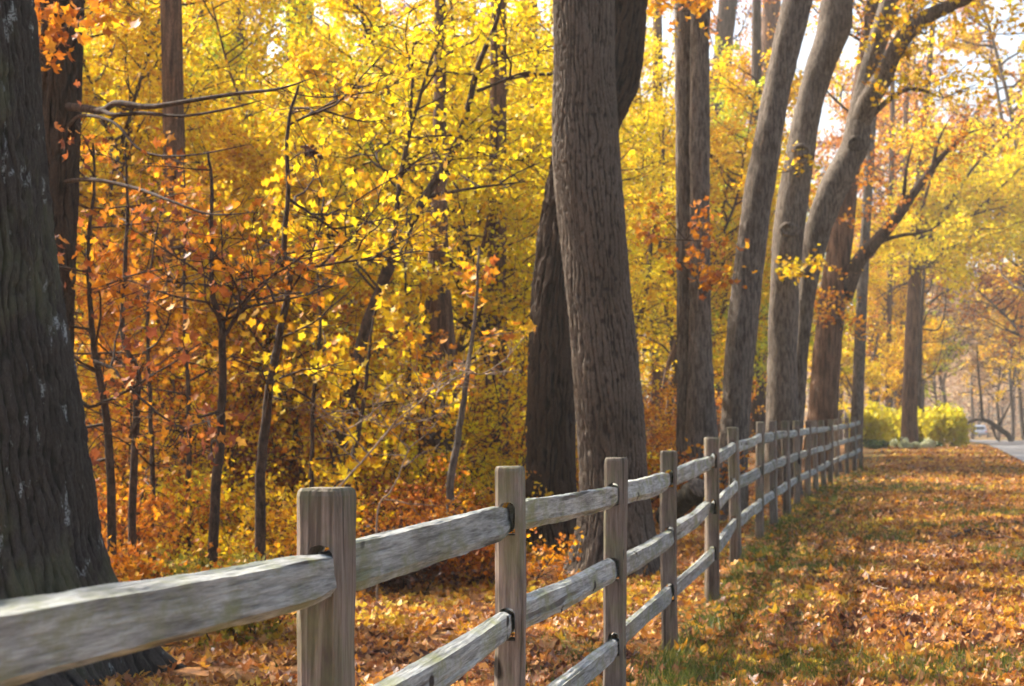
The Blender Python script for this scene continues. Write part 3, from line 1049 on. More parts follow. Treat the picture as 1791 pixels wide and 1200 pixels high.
# ------------------------------------------------------------------ wood behind the fence: archetypes copied into place
def make_young(seed, h, nb, blen, leaf_n, r0, tmpl=SIMPLE, lsize=(.048, .082), t0=.25, twigs=7, fork=True, up=.05):
    """young maple: trunk, branches and crown meshes in local space, base at the origin"""
    rng = np.random.default_rng(seed)
    def stem(a, d, Ln, n=8, cv=.12):
        P = [np.array(a, float)]; d = np.array(d, float)
        for q in range(n - 1):
            d = d + rng.normal(0, cv, 3) * np.array([1, 1, .2]); d[2] = max(d[2], .6); d /= np.linalg.norm(d)
            P.append(P[-1] + d * Ln / (n - 1))
        return np.array(P)
    main = stem((0, 0, -.1), (rng.normal(0, .1), rng.normal(0, .1), 1), h)
    stems = [main]
    T = Tubes()
    T.add(catmull(main, 22), np.linspace(r0, r0 * .15, 22), 8)
    if fork:
        s2 = stem(main[2], (rng.normal(0, .5), rng.normal(0, .5), 1), h * .7)
        stems.append(s2)
        T.add(catmull(s2, 16), np.linspace(r0 * .6, r0 * .12, 16), 7)
    Tb, P = gen_crown(seed + 1, stems, nb, t0, blen, leaf_n, twigs, r0 * .3, up, .07)
    rng2 = np.random.default_rng(seed + 2)
    cm = leaf_mesh('crown', P, rng2.uniform(lsize[0], lsize[1], len(P)), tmpl, rng2, 1.9, L['yellow'])
    return T.mesh('trunk', B['brown']), Tb.mesh('branches', B['twig']), cm


def put(arch, loc, name, label, cat, group, leaf, rot, scale, bark=None):
    o = empty(name, loc, label, cat, group)
    o.rotation_euler = (0, 0, rot)
    o.scale = (scale, scale, scale)
    t = link('trunk', arch[0], o)
    if bark: set_mat(t, bark)
    link('branches', arch[1], o)
    c = link('crown', arch[2], o)
    set_mat(c, L[leaf])
    return o


YOUNG = [make_young(100 + 10 * i, h, nb, bl, ln, r) for i, (h, nb, bl, ln, r) in enumerate(
    [(7.5, 28, 2.1, 36, .07), (6.0, 24, 1.9, 36, .055), (8.5, 32, 2.3, 36, .08), (5.0, 22, 1.6, 36, .05)])]
FARY = [make_young(200 + 10 * i, h, nb, bl, ln, r, KITE, (.11, .17)) for i, (h, nb, bl, ln, r) in enumerate(
    [(10, 28, 3.2, 20, .12), (12, 32, 3.4, 20, .14), (8, 24, 2.8, 20, .10)])]


BIGY = [make_young(300 + 10 * i, h, nb, bl, ln, r, KITE, (.15, .24), .28, 9) for i, (h, nb, bl, ln, r) in enumerate(
    [(25, 30, 5.6, 20, .30), (22, 28, 5.2, 20, .26)])]


def build_wood():
    rng = random.Random(4)
    g = 'young maples in the wood behind the fence'
    spots = [  # px, D, archetype, leaf colour, scale, label
        (600, 24, 0, 'yellow', 1.0, 'yellow maple straight behind the near fence post and leaning stems'),
        (760, 22, 1, 'yellow', 1.05, 'yellow maple in front of the wide red-brown trunk'),
        (880, 25, 2, 'yellow', .9, 'yellow maple beside the dark furrowed trunk, left of it'),
        (690, 30, 2, 'yellow', 1.0, 'yellow maple behind the two leaning stems'),
        (480, 27, 0, 'yellow', 1.0, 'yellow maple behind the tall sinuous sapling'),
        (380, 24, 2, 'gold', .95, 'golden maple behind the curving sapling with a side limb'),
        (260, 25, 1, 'yellow', 1.0, 'yellow maple left of the tall red-brown trunk'),
        (160, 23, 0, 'gold', .9, 'golden maple in the gap beside the charcoal trunk'),
        (330, 32, 2, 'green', 1.1, 'green-tinged maple high behind the tall red-brown trunk'),
        (180, 30, 0, 'green', 1.15, 'green-tinged maple at the upper left by the ruddy trunk'),
        (540, 36, 2, 'green', 1.15, 'green-tinged maple at the upper middle left of the leaning stems'),
        (60, 28, 2, 'yellow', 1.1, 'yellow maple half hidden by the ruddy trunk'),
        (420, 30, 1, 'green', 1.3, 'green-tinged maple between the curving and the sinuous sapling'),
        (820, 34, 0, 'yellow', 1.15, 'yellow maple between the wide red-brown trunk and the crossing pair'),
        (940, 33, 2, 'yellow', 1.1, 'yellow maple right behind the crossing pair of trunks'),
        (1050, 36, 0, 'gold', 1.1, 'golden maple hidden behind the thick grey trunk'),
        (1140, 46, 1, 'yellow', 1.55, 'yellow maple in the gap between the grey trunk and the twin stems'),
        (1165, 58, 2, 'green', 1.3, 'green-tinged maple close left of the twin stems'),
        (1270, 64, 0, 'green', 1.4, 'green-tinged maple between the twin stems and the leaning trunk'),
        (1300, 54, 3, 'green', 1.5, 'green-tinged maple low behind the leaning grey trunk'),
        (1235, 50, 3, 'yellow', 1.5, 'yellow maple low behind the twin stems'),
        (1330, 70, 0, 'yellow', 1.4, 'yellow maple between the leaning and the knotty trunk'),
        (1385, 60, 2, 'green', 1.0, 'green-tinged maple behind the knotty grey trunk'),
        (240, 40, 2, 'yellow', 1.25, 'tall yellow maple far behind the gap by the charcoal trunk'),
        (430, 44, 2, 'yellow', 1.3, 'tall yellow maple far behind the curving sapling'),
        (640, 46, 2, 'gold', 1.3, 'tall golden maple far behind the leaning stems'),
        (100, 42, 0, 'gold', 1.4, 'tall golden maple far behind the ruddy trunk'),
        (-60, 26, 0, 'yellow', 1.1, 'yellow maple hidden behind the charcoal trunk'),
        (-150, 34, 2, 'yellow', 1.2, 'yellow maple farther back behind the charcoal trunk'),
        (-330, 22, 0, 'yellow', 1.2, 'yellow maple outside the left edge, nearest the charcoal trunk'),
        (-560, 20, 2, 'yellow', 1.2, 'yellow maple well outside the left edge'),
        (-900, 15, 2, 'gold', 1.1, 'golden maple farthest outside the left edge'),
        (-480, 27, 2, 'yellow', 1.2, 'yellow maple outside the left edge, deeper in the wood'),
        (440, 20.5, 3, 'gold', .8, 'small golden maple at the foot of the sinuous sapling'),
        (300, 19, 3, 'orange', .6, 'small orange maple at the foot of the tall red-brown trunk'),
        (520, 20, 3, 'gold', .9, 'small golden maple behind the near fence post'),
        (900, 44, 2, 'yellow', 1.3, 'tall yellow maple far behind the dark furrowed trunk'),
        (1080, 46, 2, 'yellow', 1.25, 'tall yellow maple far behind the thick grey trunk'),
        (1190, 48, 2, 'gold', 1.3, 'tall golden maple far behind the twin stems'),
    ]
    for px, D, a, c, s, lb in spots:
        if D > 40 and c == 'yellow' and px < 900: c = 'gold'; lb = lb.replace('yellow', 'amber')
        put(YOUNG[a], gpt(px, D), 'maple_tree', lb, 'tree', g, c, rng.random() * 6.28, s * rng.uniform(.94, 1.06), B['brown'] if rng.random() < .6 else B['dark'])
    for px, D, a, c, lb in ((300, 84, 0, 'gold', 'very tall golden tree far behind the tall red-brown trunk'), (520, 92, 1, 'orange', 'very tall orange tree far behind the sinuous sapling'),
                            (720, 86, 0, 'gold', 'very tall golden tree far behind the wide red-brown trunk'), (880, 98, 1, 'gold', 'very tall golden tree far behind the crossing pair')):
        put(BIGY[a], gpt(px, D), 'maple_tree', lb, 'tree', None, c, rng.random() * 6.28, 1.0, B['brown'])
    # deeper wood
    cols = ['gold', 'yellow', 'orange', 'yellow', 'green', 'rust']
    k = 0
    for D, step in ((56, 150), (70, 130), (88, 120)):
        for px in range(-250, {56: 1300, 70: 1180, 88: 960}[D], step):
            c = cols[k % 6]
            put(FARY[k % 3], gpt(px + rng.uniform(-40, 40), D + rng.uniform(-4, 4)), 'maple_tree',
                'blurred %s tree far back in the wood' % {'gold': 'golden', 'yellow': 'yellow', 'orange': 'orange', 'green': 'green-yellow', 'rust': 'rusty'}[c],
                'tree', 'trees far back in the wood, ' + c, c, rng.random() * 6.28, rng.uniform(.85, 1.15), B['brown'])
            k += 1


build_wood()


def tall_trunk(label, rows, D, mat, seed, top=17, name='oak_tree', group=None, crown=None):
    C, R = px_path(rows, D, top)
    base = np.array([C[0][0], C[0][1], float(gz(C[0][0], C[0][1]))])
    o = empty(name, base, label, 'tree', group)
    zs = np.linspace(C[:, 2].min(), C[:, 2].max(), 70)
    Cc, Rr = resample(C, R, zs)
    V, Q, h = ring_trunk(Cc, Rr, 28, ('furrow', 14, 1.6, Rr.mean() * .10), seed, (.3, .4, 4))
    link('trunk', mesh_np('trunk', V - base, Q, mat, {'ridge': ('POINT', h)}, smooth=True), o)
    if crown:
        cm, nb, bl, ln = crown
        T, P = gen_crown(seed + 5, [Cc[40:]], nb, .1, bl, ln, 7, .05, .12, .16, 1, (.1, .9))
        rng = np.random.default_rng(seed + 6)
        link('branches', T.mesh('branches', B['dark'], base), o)
        link('crown', leaf_mesh('crown', P, rng.uniform(.12, .18, len(P)), KITE, rng, 1.8, L[cm], base), o)
    return o


def build_tall():
    cr = ('orange', 10, 3.2, 10)
    T_ = tall_trunk
    T_('tall red-brown trunk among the saplings left of the near fence post', [(800, 283, 330), (500, 285, 328), (200, 284, 322), (0, 280, 318)], 20.5, B['brown'], 501, crown=cr)
    T_('wide red-brown trunk deep in the wood above the second fence post', [(860, 730, 802), (650, 737, 797), (560, 741, 793), (470, 748, 786), (300, 756, 782), (0, 760, 780)], 20.5, B['brown'], 502, crown=cr)
    T_('dim brown trunk just left of the crossing pair of trunks', [(800, 848, 890), (560, 850, 886), (300, 856, 886), (0, 858, 886)], 23, B['brown'], 503)
    T_('narrow dark trunk between the crossing pair and the slim twin stems', [(780, 1132, 1164), (620, 1136, 1162), (300, 1140, 1160), (0, 1142, 1158)], 62, B['brown'], 504)
    T_('upright brown trunk behind the yellow maple crown at the top', [(820, 905, 940), (500, 908, 940), (200, 910, 940), (0, 912, 940)], 36, B['brown'], 505, crown=('gold', 10, 3.2, 10))
    T_('brown trunk rising through the yellow crowns in the upper middle', [(820, 500, 556), (500, 500, 550), (200, 500, 548), (0, 500, 546)], 38, B['brown'], 506, crown=cr)
    T_('thin brown trunk in the gap beside the charcoal tree', [(850, 205, 238), (600, 206, 236), (300, 208, 234), (0, 210, 232)], 25, B['brown'], 507)
    T_('dark forked trunk behind the leaning grey trunk, upper right', [(800, 1225, 1268), (500, 1230, 1268), (200, 1238, 1272), (100, 1248, 1280), (0, 1258, 1290)], 76, B['dark'], 508, crown=('orange', 16, 4.0, 22))
    T_('tall brown trunk showing between the two leaning grey trunks', [(760, 1312, 1345), (500, 1318, 1350), (200, 1326, 1358), (0, 1334, 1366)], 82, B['brown'], 509, crown=('orange', 16, 4.0, 22))
    T_('broad dark trunk behind the knotty trunk near the fence', [(800, 1305, 1338), (700, 1307, 1336), (500, 1310, 1332), (0, 1316, 1332)], 66, B['dark'], 510)
    T_('slim grey trunk behind the dark limb near the fence end', [(775, 1486, 1508), (600, 1494, 1514), (450, 1502, 1520), (300, 1512, 1528), (0, 1530, 1544)], 56, B['mid'], 511, crown=('gold', 14, 4.0, 20))
    T_('thin far trunk just past the fence end', [(775, 1547, 1556), (600, 1550, 1559), (420, 1553, 1562), (100, 1558, 1566)], 96, B['brown'], 512, crown=('orange', 14, 4.0, 20))
    T_('second thin far trunk beside the tree in the yellow bushes', [(775, 1566, 1577), (600, 1571, 1582), (420, 1576, 1586), (100, 1582, 1591)], 99, B['brown'], 513, crown=('gold', 14, 4.0, 20))
    T_('straight dark trunk in the rusty thicket left of centre', [(840, 400, 436), (600, 402, 432), (300, 404, 430), (0, 404, 428)], 34, B['brown'], 514)
    T_('short-looking brown trunk low behind the pale bare twigs', [(830, 640, 672), (600, 642, 670), (300, 644, 668), (0, 644, 666)], 40, B['brown'], 515)


build_tall()


# hand-placed saplings of the near thicket
def sapling(label, paths, D, r0, leaf, seed, nb=10, blen=1.0, leaf_n=8, t0=.15, mat=None, tmpl=MAPLE, size=(.07, .12), name='sapling', twigs=4, up=.03, cat='sapling', order=True):
    T = Tubes(); stems = []
    for q, (pts, rr) in enumerate(paths):
        Dl = D if len(pts[0]) == 2 else None
        P = [at(p[0], p[1], D if len(p) == 2 else p[2]) for p in pts]
        P = sorted(P, key=lambda v: v[2]) if q == 0 and order else P
        P = np.array(P)
        if q == 0:
            g = float(gz(P[0][0], P[0][1]))
            if P[0][2] > g - .05:
                P = np.vstack([[P[0][0], P[0][1], g - .1], P])
            base = np.array([P[0][0], P[0][1], g])
        C = catmull(P, 30)
        wob = np.random.default_rng(seed + q).normal(0, .003, (30, 3)); wob[:, 2] = 0
        C = C + wob
        T.add(C, np.linspace(rr, rr * .22, 30), 8)
        stems.append(C)
    o = empty(name, base, label, cat)
    link('trunk', T.mesh('trunk', mat or B['twig'], base), o)
    if nb:
        Tb, LP = gen_crown(seed + 9, stems, nb, t0, blen, leaf_n, twigs, max(.006, r0 * .35), up, .06, 1, (-.1, .6))
        rng = np.random.default_rng(seed + 10)
        link('branches', Tb.mesh('branches', mat or B['twig'], base), o)
        if leaf:
            link('crown', leaf_mesh('crown', LP, rng.uniform(size[0], size[1], len(LP)), tmpl, rng, 2.0, L[leaf], base, curl=.4), o)
    return o


def build_saplings():
    S = sapling
    S('thin dark sapling nearest the charcoal trunk with rusty leaves', [([(195, 870), (185, 720), (172, 650), (160, 580), (157, 500), (155, 420), (165, 330), (163, 250)], .035)], 13.0, .035, 'rust', 601, 12, 1.2, 2, twigs=7, size=(.055, .09))
    S('dark sapling with orange leaves and a crooked lower stem', [([(232, 870), (238, 720), (240, 650), (215, 590), (218, 480), (222, 400), (223, 330), (220, 270)], .034)], 14.0, .034, 'orange', 602, 12, 1.2, 2, twigs=7, size=(.055, .09))
    S('curving dark sapling with one side limb and red-orange leaves', [([(375, 880), (385, 790), (388, 700), (389, 580), (378, 540), (372, 500), (370, 420), (370, 320), (364, 265)], .036),
                                                                      ([(389, 590), (425, 543), (470, 530), (540, 515), (600, 495)], .014), ([(389, 575), (402, 530), (415, 470)], .010)], 12.0, .03, 'orange', 603, 7, 1.0, 2, twigs=7, size=(.05, .09))
    S('tall sinuous dark sapling right of centre-left with sparse leaves', [([(455, 870), (462, 760), (475, 660), (490, 580), (507, 490), (497, 440), (503, 340), (503, 220), (522, 150)], .040),
                                                                         ([(500, 345), (560, 385), (620, 430)], .012), ([(505, 480), (560, 465), (640, 455), (720, 460)], .014), ([(503, 220), (560, 190), (620, 150)], .010)], 12.5, .03, 'gold', 604, 7, 1.0, 2, twigs=7, size=(.05, .085))
    S('straight grey sapling in the rusty thicket', [([(330, 870), (330, 700), (325, 620), (322, 480), (326, 380), (320, 280)], .03)], 17.0, .03, 'orange', 605, 12, 1.2, 3, twigs=7, size=(.055, .09))
    S('slender dark sapling leaning over the thicket', [([(268, 870), (262, 700), (258, 560), (268, 440), (292, 330)], .028)], 16.0, .028, 'orange', 606, 12, 1.1, 3, twigs=7, size=(.055, .09))
    S('slim sapling with a kink behind the near fence post', [([(545, 860), (548, 700), (560, 560), (552, 440), (560, 330)], .026)], 16.5, .026, 'gold', 607, 12, 1.3, 8)
    S('pale grey leaning sapling left of the second fence post', [([(788, 850), (800, 770), (812, 690), (822, 620), (832, 540), (838, 430)], .040)], 16.0, .02, 'orange', 608, 5, .8, 5, .5, B['mid'])
    S('thin sapling in the shadow right of the wide brown trunk', [([(700, 860), (712, 720), (716, 600), (708, 480), (712, 360)], .035)], 20.0, .03, 'gold', 609, 10, 1.2, 8, .4, B['dark'])
    # yellow maple with two long leaning stems
    S('yellow maple with two long stems leaning rightward across the wood', [
        ([(586, 870), (602, 740), (622, 650), (642, 565), (668, 500), (700, 430), (740, 350), (788, 272), (812, 215), (834, 125), (846, 90), (868, 40), (880, -40)], .075),
        ([(655, 530), (676, 460), (690, 410), (698, 330), (714, 240), (735, 170), (752, 110), (774, 60)], .040),
        ([(716, 235), (720, 160), (722, 90), (728, 20)], .022), ([(740, 345), (780, 338), (835, 328), (885, 322), (918, 318)], .024),
        ([(834, 160), (870, 145), (905, 130), (930, 124)], .020), ([(735, 165), (765, 120), (776, 62)], .016),
        ([(690, 325), (665, 290), (640, 245)], .012), ([(705, 305), (740, 275), (790, 258), (850, 235)], .012),
        ([(660, 500), (620, 460), (580, 462)], .014), ([(700, 430), (640, 420), (570, 440), (520, 470)], .012)],
      18.5, .04, 'yellow', 610, 5, 1.3, 8, .35, B['twig'], SIMPLE, (.045, .078), 'maple_tree', 8, .03, 'tree')
    S('thin second stem standing beside the leaning yellow maple', [([(606, 870), (626, 760), (638, 690), (645, 620), (655, 540)], .035)], 16.4, .02, 'gold', 611, 6, .8, 6, .5, B['dark'])
    # bare pale twigs
    S('bare pale branchy shrub slanting above the second rail', [([(560, 900, 13), (600, 845, 13), (640, 800, 13), (668, 765, 13), (700, 730, 13), (732, 705, 13), (770, 668, 13), (810, 640, 13), (852, 595, 13)], .0095),
                                                              ([(668, 768, 13), (690, 740, 12.8), (703, 705, 12.6)], .007), ([(732, 708, 13), (755, 680, 12.8), (772, 655, 12.6)], .007),
                                                              ([(770, 670, 13), (762, 700, 12.9), (755, 720, 12.9)], .006), ([(810, 640, 13), (840, 655, 12.9), (870, 640, 12.9)], .006)],
      13.0, .006, None, 612, 4, .5, 1, .2, B['pale'], name='bare_shrub', cat='shrub')
    S('second bare pale shrub low beside the first', [([(660, 900, 13.4), (682, 862, 13.4), (698, 830, 13.4), (716, 785, 13.4), (745, 760, 13.4), (775, 725, 13.4)], .009), ([(716, 785, 13.4), (690, 760, 13.2), (665, 735, 13)], .007),
                                                    ([(650, 800, 13.4), (610, 755, 13.3), (590, 720, 13.2)], .009), ([(605, 752, 13.3), (640, 735, 13.1), (662, 738, 13)], .006)],
      13.4, .006, None, 613, 4, .5, 1, .2, B['pale'], name='bare_shrub', cat='shrub')
    S('dark arched dead branch sagging over the rusty thicket', [([(110, 726, 11.4), (160, 712, 11.4), (215, 688, 11.3), (260, 660, 11.2), (310, 630, 11.1), (350, 600, 11)], .015),
                                                               ([(166, 632, 11.3), (200, 648, 11.2), (240, 690, 11.1), (285, 730, 11), (325, 756, 11), (335, 800, 11)], .013)],
      11.3, .012, 'rust', 614, 4, .5, 3, .1, size=(.05, .09), name='dead_branch', cat='branch')


build_saplings()


def build_dead_leaves():
    rng = np.random.default_rng(41)
    c = at(542, 266, 12.2); tip = at(506, 282, 12.45)
    o = empty('curled_leaf_cluster', c, 'dark curled dead leaf cluster hanging beside the sinuous sapling', 'leaves')
    T = Tubes()
    T.add(catmull([tip, (tip + c) / 2 + np.array([0, 0, .02]), c], 8), np.linspace(.005, .003, 8), 5)
    link('twig', T.mesh('twig', B['twig'], c), o)
    P = c + rng.normal(0, .025, (16, 3))
    link('leaves', leaf_mesh('leaves', P, rng.uniform(.05, .09, 16), OAK, rng, 2.4, L['dark'], c, curl=1.2), o)


build_dead_leaves()


# ------------------------------------------------------------------ shrubs and undergrowth
def make_shrub(seed, h, n, leaf_n, spread, size, tmpl=SIMPLE, blen=.45, r=.010):
    rng = np.random.default_rng(seed)
    T = Tubes(); stems = []
    for q in range(n):
        a = rng.random() * 6.28; lean = rng.uniform(.1, .6)
        P = [np.array([rng.normal(0, spread * .35), rng.normal(0, spread * .35), -.05])]
        d = np.array([math.cos(a) * lean, math.sin(a) * lean, 1.0])
        for s in range(5):
            d = d + rng.normal(0, .18, 3); d[2] = max(d[2], .3); d /= np.linalg.norm(d)
            P.append(P[-1] + d * h * rng.uniform(.8, 1.1) / 5)
        P = np.array(P); stems.append(P)
        T.add(catmull(P, 9), np.linspace(r, r * .3, 9), 4)
    Tb, LP = gen_crown(seed + 1, stems, 9, .15, blen, leaf_n, 4, r * .5, .02, .05, 1, (-.2, .7))
    T.V += [v for v in Tb.V]; T.Q += [q + T.n for q in Tb.Q]; T.n += Tb.n
    rng2 = np.random.default_rng(seed + 2)
    return T.mesh('stems', B['twig']), leaf_mesh('foliage', LP, rng2.uniform(size[0], size[1], len(LP)), tmpl, rng2, 1.9, L['gold'], curl=.3)


SHRUB = [make_shrub(700, 1.35, 11, 3, .6, (.045, .085)), make_shrub(710, 1.0, 11, 3, .6, (.045, .085)), make_shrub(720, .65, 10, 5, .5, (.04, .075), MAPLE)]


SHRUB.append(make_shrub(730, 2.7, 8, 6, .7, (.045, .075), SIMPLE, .6, .013))
SHRUB.append(make_shrub(740, 2.2, 9, 5, .7, (.045, .075), SIMPLE, .55, .011))


def put_shrub(a, px, D, leaf, label, group=None, s=1.0, rot=0.0, name='shrub', loc=None):
    o = empty(name, gpt(px, D) if loc is None else loc, label, 'shrub', group)
    o.rotation_euler = (0, 0, rot); o.scale = (s, s, s)
    link('stems', SHRUB[a][0], o)
    f = link('foliage', SHRUB[a][1], o)
    set_mat(f, L[leaf])
    return o


def build_shrubs():
    rng = random.Random(9)
    lab = {'gold': 'golden undergrowth shrub on the wood floor beyond the fence', 'orange': 'orange undergrowth shrub on the wood floor beyond the fence',
           'rust': 'rust-red undergrowth shrub on the wood floor beyond the fence', 'yellow': 'yellow undergrowth shrub on the wood floor beyond the fence'}
    lab2 = {q: 'tall twiggy %s thicket clump among the trunks of the wood' % w for q, w in (('gold', 'golden'), ('orange', 'orange'), ('rust', 'rusty'), ('yellow', 'yellow'))}
    seq = ['gold', 'orange', 'yellow', 'gold', 'orange', 'gold', 'rust', 'orange']
    k = 0
    for D, y0, y1, step in ((15.2, 140, 940, 120), (17.5, 120, 940, 85), (21, 60, 960, 80), (25, 20, 1180, 85), (30, -40, 1300, 85)):
        for px in range(y0, y1, step):
            p2 = px + rng.uniform(-30, 30); Dd = D + rng.uniform(-1, 1)
            c = seq[k % 8]; k += 1
            if Dd < 16 and 560 < p2: c = 'orange'
            put_shrub(k % 2 if Dd > 16.4 else 1 + k % 2, p2, Dd, c, lab[c], 'undergrowth in the wood, ' + c, rng.uniform(.5, .85) if Dd < 19 else rng.uniform(.6, 1.0), rng.random() * 6)
    for D, y0, y1, step in ((19, 130, 900, 90), (23.5, 60, 940, 75), (28, 0, 1180, 75), (33, -40, 1240, 80), (39, -60, 1300, 90)):
        for px in range(y0, y1, step):
            c = seq[k % 8]; k += 1
            put_shrub(3 + k % 2, px + rng.uniform(-30, 30), D + rng.uniform(-1.5, 1.5), c, lab2[c], 'tall thicket clumps in the wood, ' + c, rng.uniform(.75, 1.15), rng.random() * 6, 'thicket_clump')
    put_shrub(2, 425, 11.3, 'herb', 'low green-and-yellow leafy bush behind the near rail', None, .75, 1.0)
    put_shrub(2, 345, 11.9, 'herb', 'low ragged olive bush beside the charcoal trunk', None, .7, 2.2)
    put_shrub(2, 268, 11.7, 'orange', 'low orange bush at the foot of the charcoal trunk', None, .8, 3.2)
    put_shrub(2, 700, 14.2, 'dark', 'dark withered bracken clump above the near rail', None, .75, .3)
    put_shrub(2, 752, 14.8, 'rust', 'withered red-brown bracken beside the dark clump', None, .75, 4.1)
    put_shrub(1, 1150, 21.0, 'orange', 'bright orange shrub between the grey trunk and the twin stems', None, 1.0, 1.5)


build_shrubs()


# lemon-yellow bushes past the end of the fence and cream flowers at their foot
def mound(seed, rx, ry, h, n, size, leaf, name, label, cat, px, D, lump=6, tmpl=SIMPLE, group=None):
    rng = np.random.default_rng(seed)
    P = []
    cs = [(rng.normal(0, rx * .45), rng.normal(0, ry * .45), h * rng.uniform(.25, .72), rng.uniform(.3, .5)) for q in range(lump)]
    for cx, cy_, cz, rr in cs:
        m = n // lump
        d = rng.normal(0, 1, (m, 3)); d /= np.linalg.norm(d, axis=1)[:, None]
        rad = (rng.random(m) ** .4)[:, None]
        P.append(np.array([cx, cy_, cz]) + d * rad * np.array([rx * rr * 1.2, ry * rr * 1.2, h * .42]))
    if h > 1:
        for cx, cy_, cz, rr in cs:
            for q in range(9):
                a = np.array([cx + rng.normal(0, rx * .3), cy_ + rng.normal(0, ry * .3), cz + h * .1])
                d = np.array([rng.normal(0, .35), rng.normal(0, .35), 1.0]) * rng.uniform(.35, .75)
                t = rng.random((16, 1))
                P.append(a + d * t + rng.normal(0, .05, (16, 3)))
    P = np.vstack(P); P = P[P[:, 2] > .02]
    base = gpt(px, D)
    o = empty(name, base, label, cat, group)
    T = Tubes()
    for cx, cy_, cz, rr in cs:
        for q in range(3):
            T.add(catmull([(cx * .3, cy_ * .3, -.05), (cx * .7, cy_ * .7, cz * .5), (cx + rng.normal(0, .2), cy_ + rng.normal(0, .2), cz * 1.2)], 6), np.linspace(.014, .005, 6), 4)
    link('stems', T.mesh('stems', B['twig']), o)
    link('foliage', leaf_mesh('foliage', P, rng.uniform(size[0], size[1], len(P)), tmpl, rng, 1.9, L[leaf]), o)
    return o


def build_far_wood(seed, n, D0, D1, a0, a1, leaf, label, size):
    rng = np.random.default_rng(seed)
    P = []; T = Tubes()
    for q in range(n):
        y = rng.uniform(D0, D1); x = rng.uniform(a0 * y, a1 * y)
        h = rng.uniform(9, 19); g = float(gz(x, y))
        T.add(catmull([(x, y, g - .2), (x + rng.normal(0, .4), y, g + h * .5), (x + rng.normal(0, .8), y, g + h)], 6), np.linspace(rng.uniform(.12, .3), .04, 6), 6)
        for b in range(int(rng.integers(4, 8))):
            m = 70
            c = np.array([x + rng.normal(0, 2.2), y + rng.normal(0, 2), g + rng.uniform(.3, 1.0) * h])
            P.append(c + rng.normal(0, 1, (m, 3)) * np.array([1.3, 1.3, .9]))
        m = 60
        P.append(np.array([x, y, g + 1.0]) + rng.normal(0, 1, (m, 3)) * np.array([2.4, 2, .8]))
    P = np.vstack(P); P[:, 2] = np.maximum(P[:, 2], .8)
    o = link('far_wood', T.mesh('far_wood', B['brown']))
    tag(o, label, 'woodland', None, 'stuff')
    link('foliage', leaf_mesh('foliage', P, rng.uniform(size[0], size[1], len(P)), KITE, rng, 1.9, L[leaf]), o)


build_far_wood(900, 150, 100, 165, -.36, .15, 'gold', 'hazy mass of distant autumn woodland closing the view between the trunks', (.2, .36))
build_far_wood(950, 130, 225, 300, .16, .36, 'tan', 'pale tan distant brush and trees beyond the road at the far right', (.35, .6))


